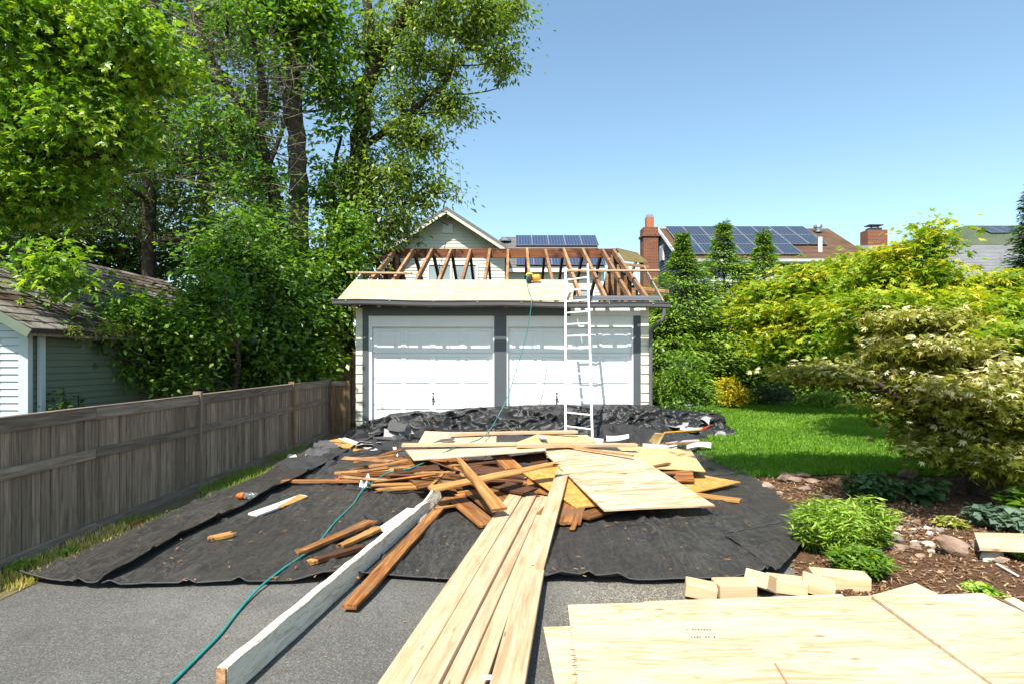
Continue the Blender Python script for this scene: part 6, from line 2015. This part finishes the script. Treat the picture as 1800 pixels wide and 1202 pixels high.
stone("stone", "dark red stone half hidden beside the shaded hosta", 1598, 842, 34, 24, M['rock_red'], 450)
sheet("plywood_offcut", "thick pale plywood offcut resting on the stones by the blue-green hosta", [W(1722, 962, .12), W(1860, 968, .12), W(1850, 938, .12), W(1712, 935, .12)], .022, M['ply'], "plywood offcut", None, .002)
setp(obj("twig", MB().tube([W(1752, 990, .03), W(1790, 1012, .02)], .008, 6), M['white_scrap']), "short pale stick on the mulch below the rounded boulder", "stick")

# ---- mulch chips
def chips(name, label, n, sampler, size, mat, seed, h=.012):
    rs = np.random.RandomState(seed)
    xy = sampler(rs, n)
    a = rs.rand(n) * 6.28; ll = size * (.4 + rs.rand(n)); w = ll * (.15 + .25 * rs.rand(n))
    tz = rs.normal(0, .3, n)
    d = np.stack([np.cos(a), np.sin(a), tz], 1); s = np.stack([-np.sin(a), np.cos(a), rs.normal(0, .3, n)], 1)
    c = np.concatenate([xy, (h * (1 + rs.rand(n)))[:, None]], 1)
    q = np.stack([c - d * ll[:, None] - s * w[:, None] * .6, c + d * ll[:, None] - s * w[:, None], c + d * ll[:, None] * .8 + s * w[:, None], c - d * ll[:, None] + s * w[:, None]], 1)
    me = fast(name, q.reshape(-1, 3), np.arange(n * 4).reshape(-1, 4))
    at_ = me.attributes.new("tone", 'FLOAT', 'FACE'); at_.data.foreach_set("value", rs.rand(n).astype(np.float32))
    return setp(link_mesh(name, me, mat, None, "stuff"), label)


def mk_chip():
    m = NT("mulch_chip", .9, .15)
    a = m.n("ShaderNodeAttribute"); a.attribute_name = "tone"
    m.col(m.ramp(a.outputs["Fac"], [(0, (.055, .025, .012)), (.45, (.16, .082, .042)), (.8, (.30, .18, .10)), (1, (.48, .34, .20))]))
    return m.m


M['chip'] = mk_chip()
def s_bed(rs, n):
    x = 2.3 + rs.rand(n) ** 1.2 * 5.0; y = 2.6 + rs.rand(n) * 5.2
    ok = (x > np.interp(y, [2.6, 3.6, 4.3, 5.0, 6.2, 7.9], [2.36, 2.36, 2.22, 2.62, 3.08, 3.1]))
    return np.stack([np.where(ok, x, x + 1.2), y], 1)
chips("mulch", "brown shredded bark mulch over the planting bed", 26000, s_bed, .018, M['chip'], 501)
def s_pile(rs, n):
    return np.stack([2.1 + .5 * rs.rand(n), 3.9 + .7 * rs.rand(n)], 1)
chips("leaf_litter", "dry leaf litter along the cloth's edge and the mulch border", 900, s_pile, .012, M['chip'], 502)


# ---- grass
def inside(poly, x, y):
    r = np.zeros(len(x), bool)
    j = len(poly) - 1
    for i in range(len(poly)):
        xi, yi = poly[i]; xj, yj = poly[j]
        c = ((yi > y) != (yj > y)) & (x < (xj - xi) * (y - yi) / (yj - yi + 1e-12) + xi)
        r ^= c
        j = i
    return r


def grass(name, label, x, y, h, wdt, mat, seed, z0=.01, tonef=None):
    rs = np.random.RandomState(seed)
    n = len(x)
    a = rs.rand(n) * 6.28; lean = rs.rand(n) * .7
    hh = h * (.55 + .8 * rs.rand(n))
    base = np.stack([x, y, np.full(n, z0)], 1)
    s = np.stack([-np.sin(a), np.cos(a), np.zeros(n)], 1); d = np.stack([np.cos(a), np.sin(a), np.zeros(n)], 1)
    w = (wdt * (.6 + .6 * rs.rand(n)))[:, None]
    mid = base + d * (lean * hh * .35)[:, None] + np.array([0, 0, 1]) * (hh * .62)[:, None]
    tip = base + d * (lean * hh)[:, None] + np.array([0, 0, 1]) * hh[:, None]
    V = np.stack([base - s * w, base + s * w, mid + s * w * .7, mid - s * w * .7, tip], 1).reshape(-1, 3)
    i = np.arange(n)[:, None] * 5
    F3 = np.concatenate([i + np.array([0, 1, 2]), i + np.array([0, 2, 3]), i + np.array([3, 2, 4])])
    me = fast(name, V, F3)
    t = .46 * rs.rand(n) + .30 * vnoise(x * 1.1, y * 1.1) + .34 * vnoise(x * .45 + 9, y * .3 + 4) - .06 + (tonef if tonef is not None else 0)
    at_ = me.attributes.new("tone", 'FLOAT', 'FACE'); at_.data.foreach_set("value", np.clip(np.tile(t, 3), 0, 1).astype(np.float32))
    return setp(link_mesh(name, me, mat, None, "stuff"), label)


rs = np.random.RandomState(9)
n = 420000
u_ = rs.rand(n)
yy = 7.6 * (24.4 / 7.6) ** u_                      # more blades near the camera
xx = 3.0 + rs.rand(n) * 11.0
ok = inside(LAWN, xx, yy) & (xx < yy * .62 + 1.0)
xx, yy = xx[ok], yy[ok]
grass("lawn_grass", "mown bright green lawn grass beyond the cloth", xx, yy, .055 + .010 * vnoise(xx * 2, yy * 2), .0035 + .0004 * yy, M['leaf_grass'], 10)
n = 9000
yy = 3.6 + rs.rand(n) ** 1.2 * 7.0
xx = -3.80 + rs.rand(n) * .42
d_ = vnoise(xx * 3, yy * 1.6)
ok = (d_ > .38) & (rs.rand(n) < np.where(yy < 4.9, .9, .8))
xx, yy = xx[ok], yy[ok]
grass("verge_grass", "patchy half-dry grass strip along the fence foot", xx, yy, .05, .004, M['leaf_drygrass'], 12, tonef=np.where(yy < 5.6, .22, -.18))
n = 5000
yy = 12.8 + rs.rand(n) * 3.0; xx = 3.05 + rs.rand(n) * 1.2
grass("edge_grass", "straw-coloured worn grass at the garage corner", xx, yy, .05, .005, M['leaf_drygrass'], 13, tonef=.3)
# a tree beside the camera, out of the picture, whose limb shades the lawn's near edge
tree("street_tree", "tree standing outside the picture whose limb shades the lawn edge", "tree",
     [([(4.6, -1.2, 0), (4.6, -1.2, 3), (4.4, -1, 6), (4.2, -.8, 8.4)], .22, .1), ([(4.5, -1.1, 5.2), (3.6, .9, 7.0), (2.2, 3.9, 7.8)], .09, .04)],
     [(1.75, 3.7, 7.9, .85, .32, .3, .8), (1.3, 4.0, 7.9, .5, .2, .25, .25), (2.3, 1.95, 7.8, .65, .5, .3, .8), (4.6, -1.6, 8.4, 1.2, 1.2, 1.0, .4)], 240, 70, .14, M['leaf_green'], M['bark'], 301, .22)
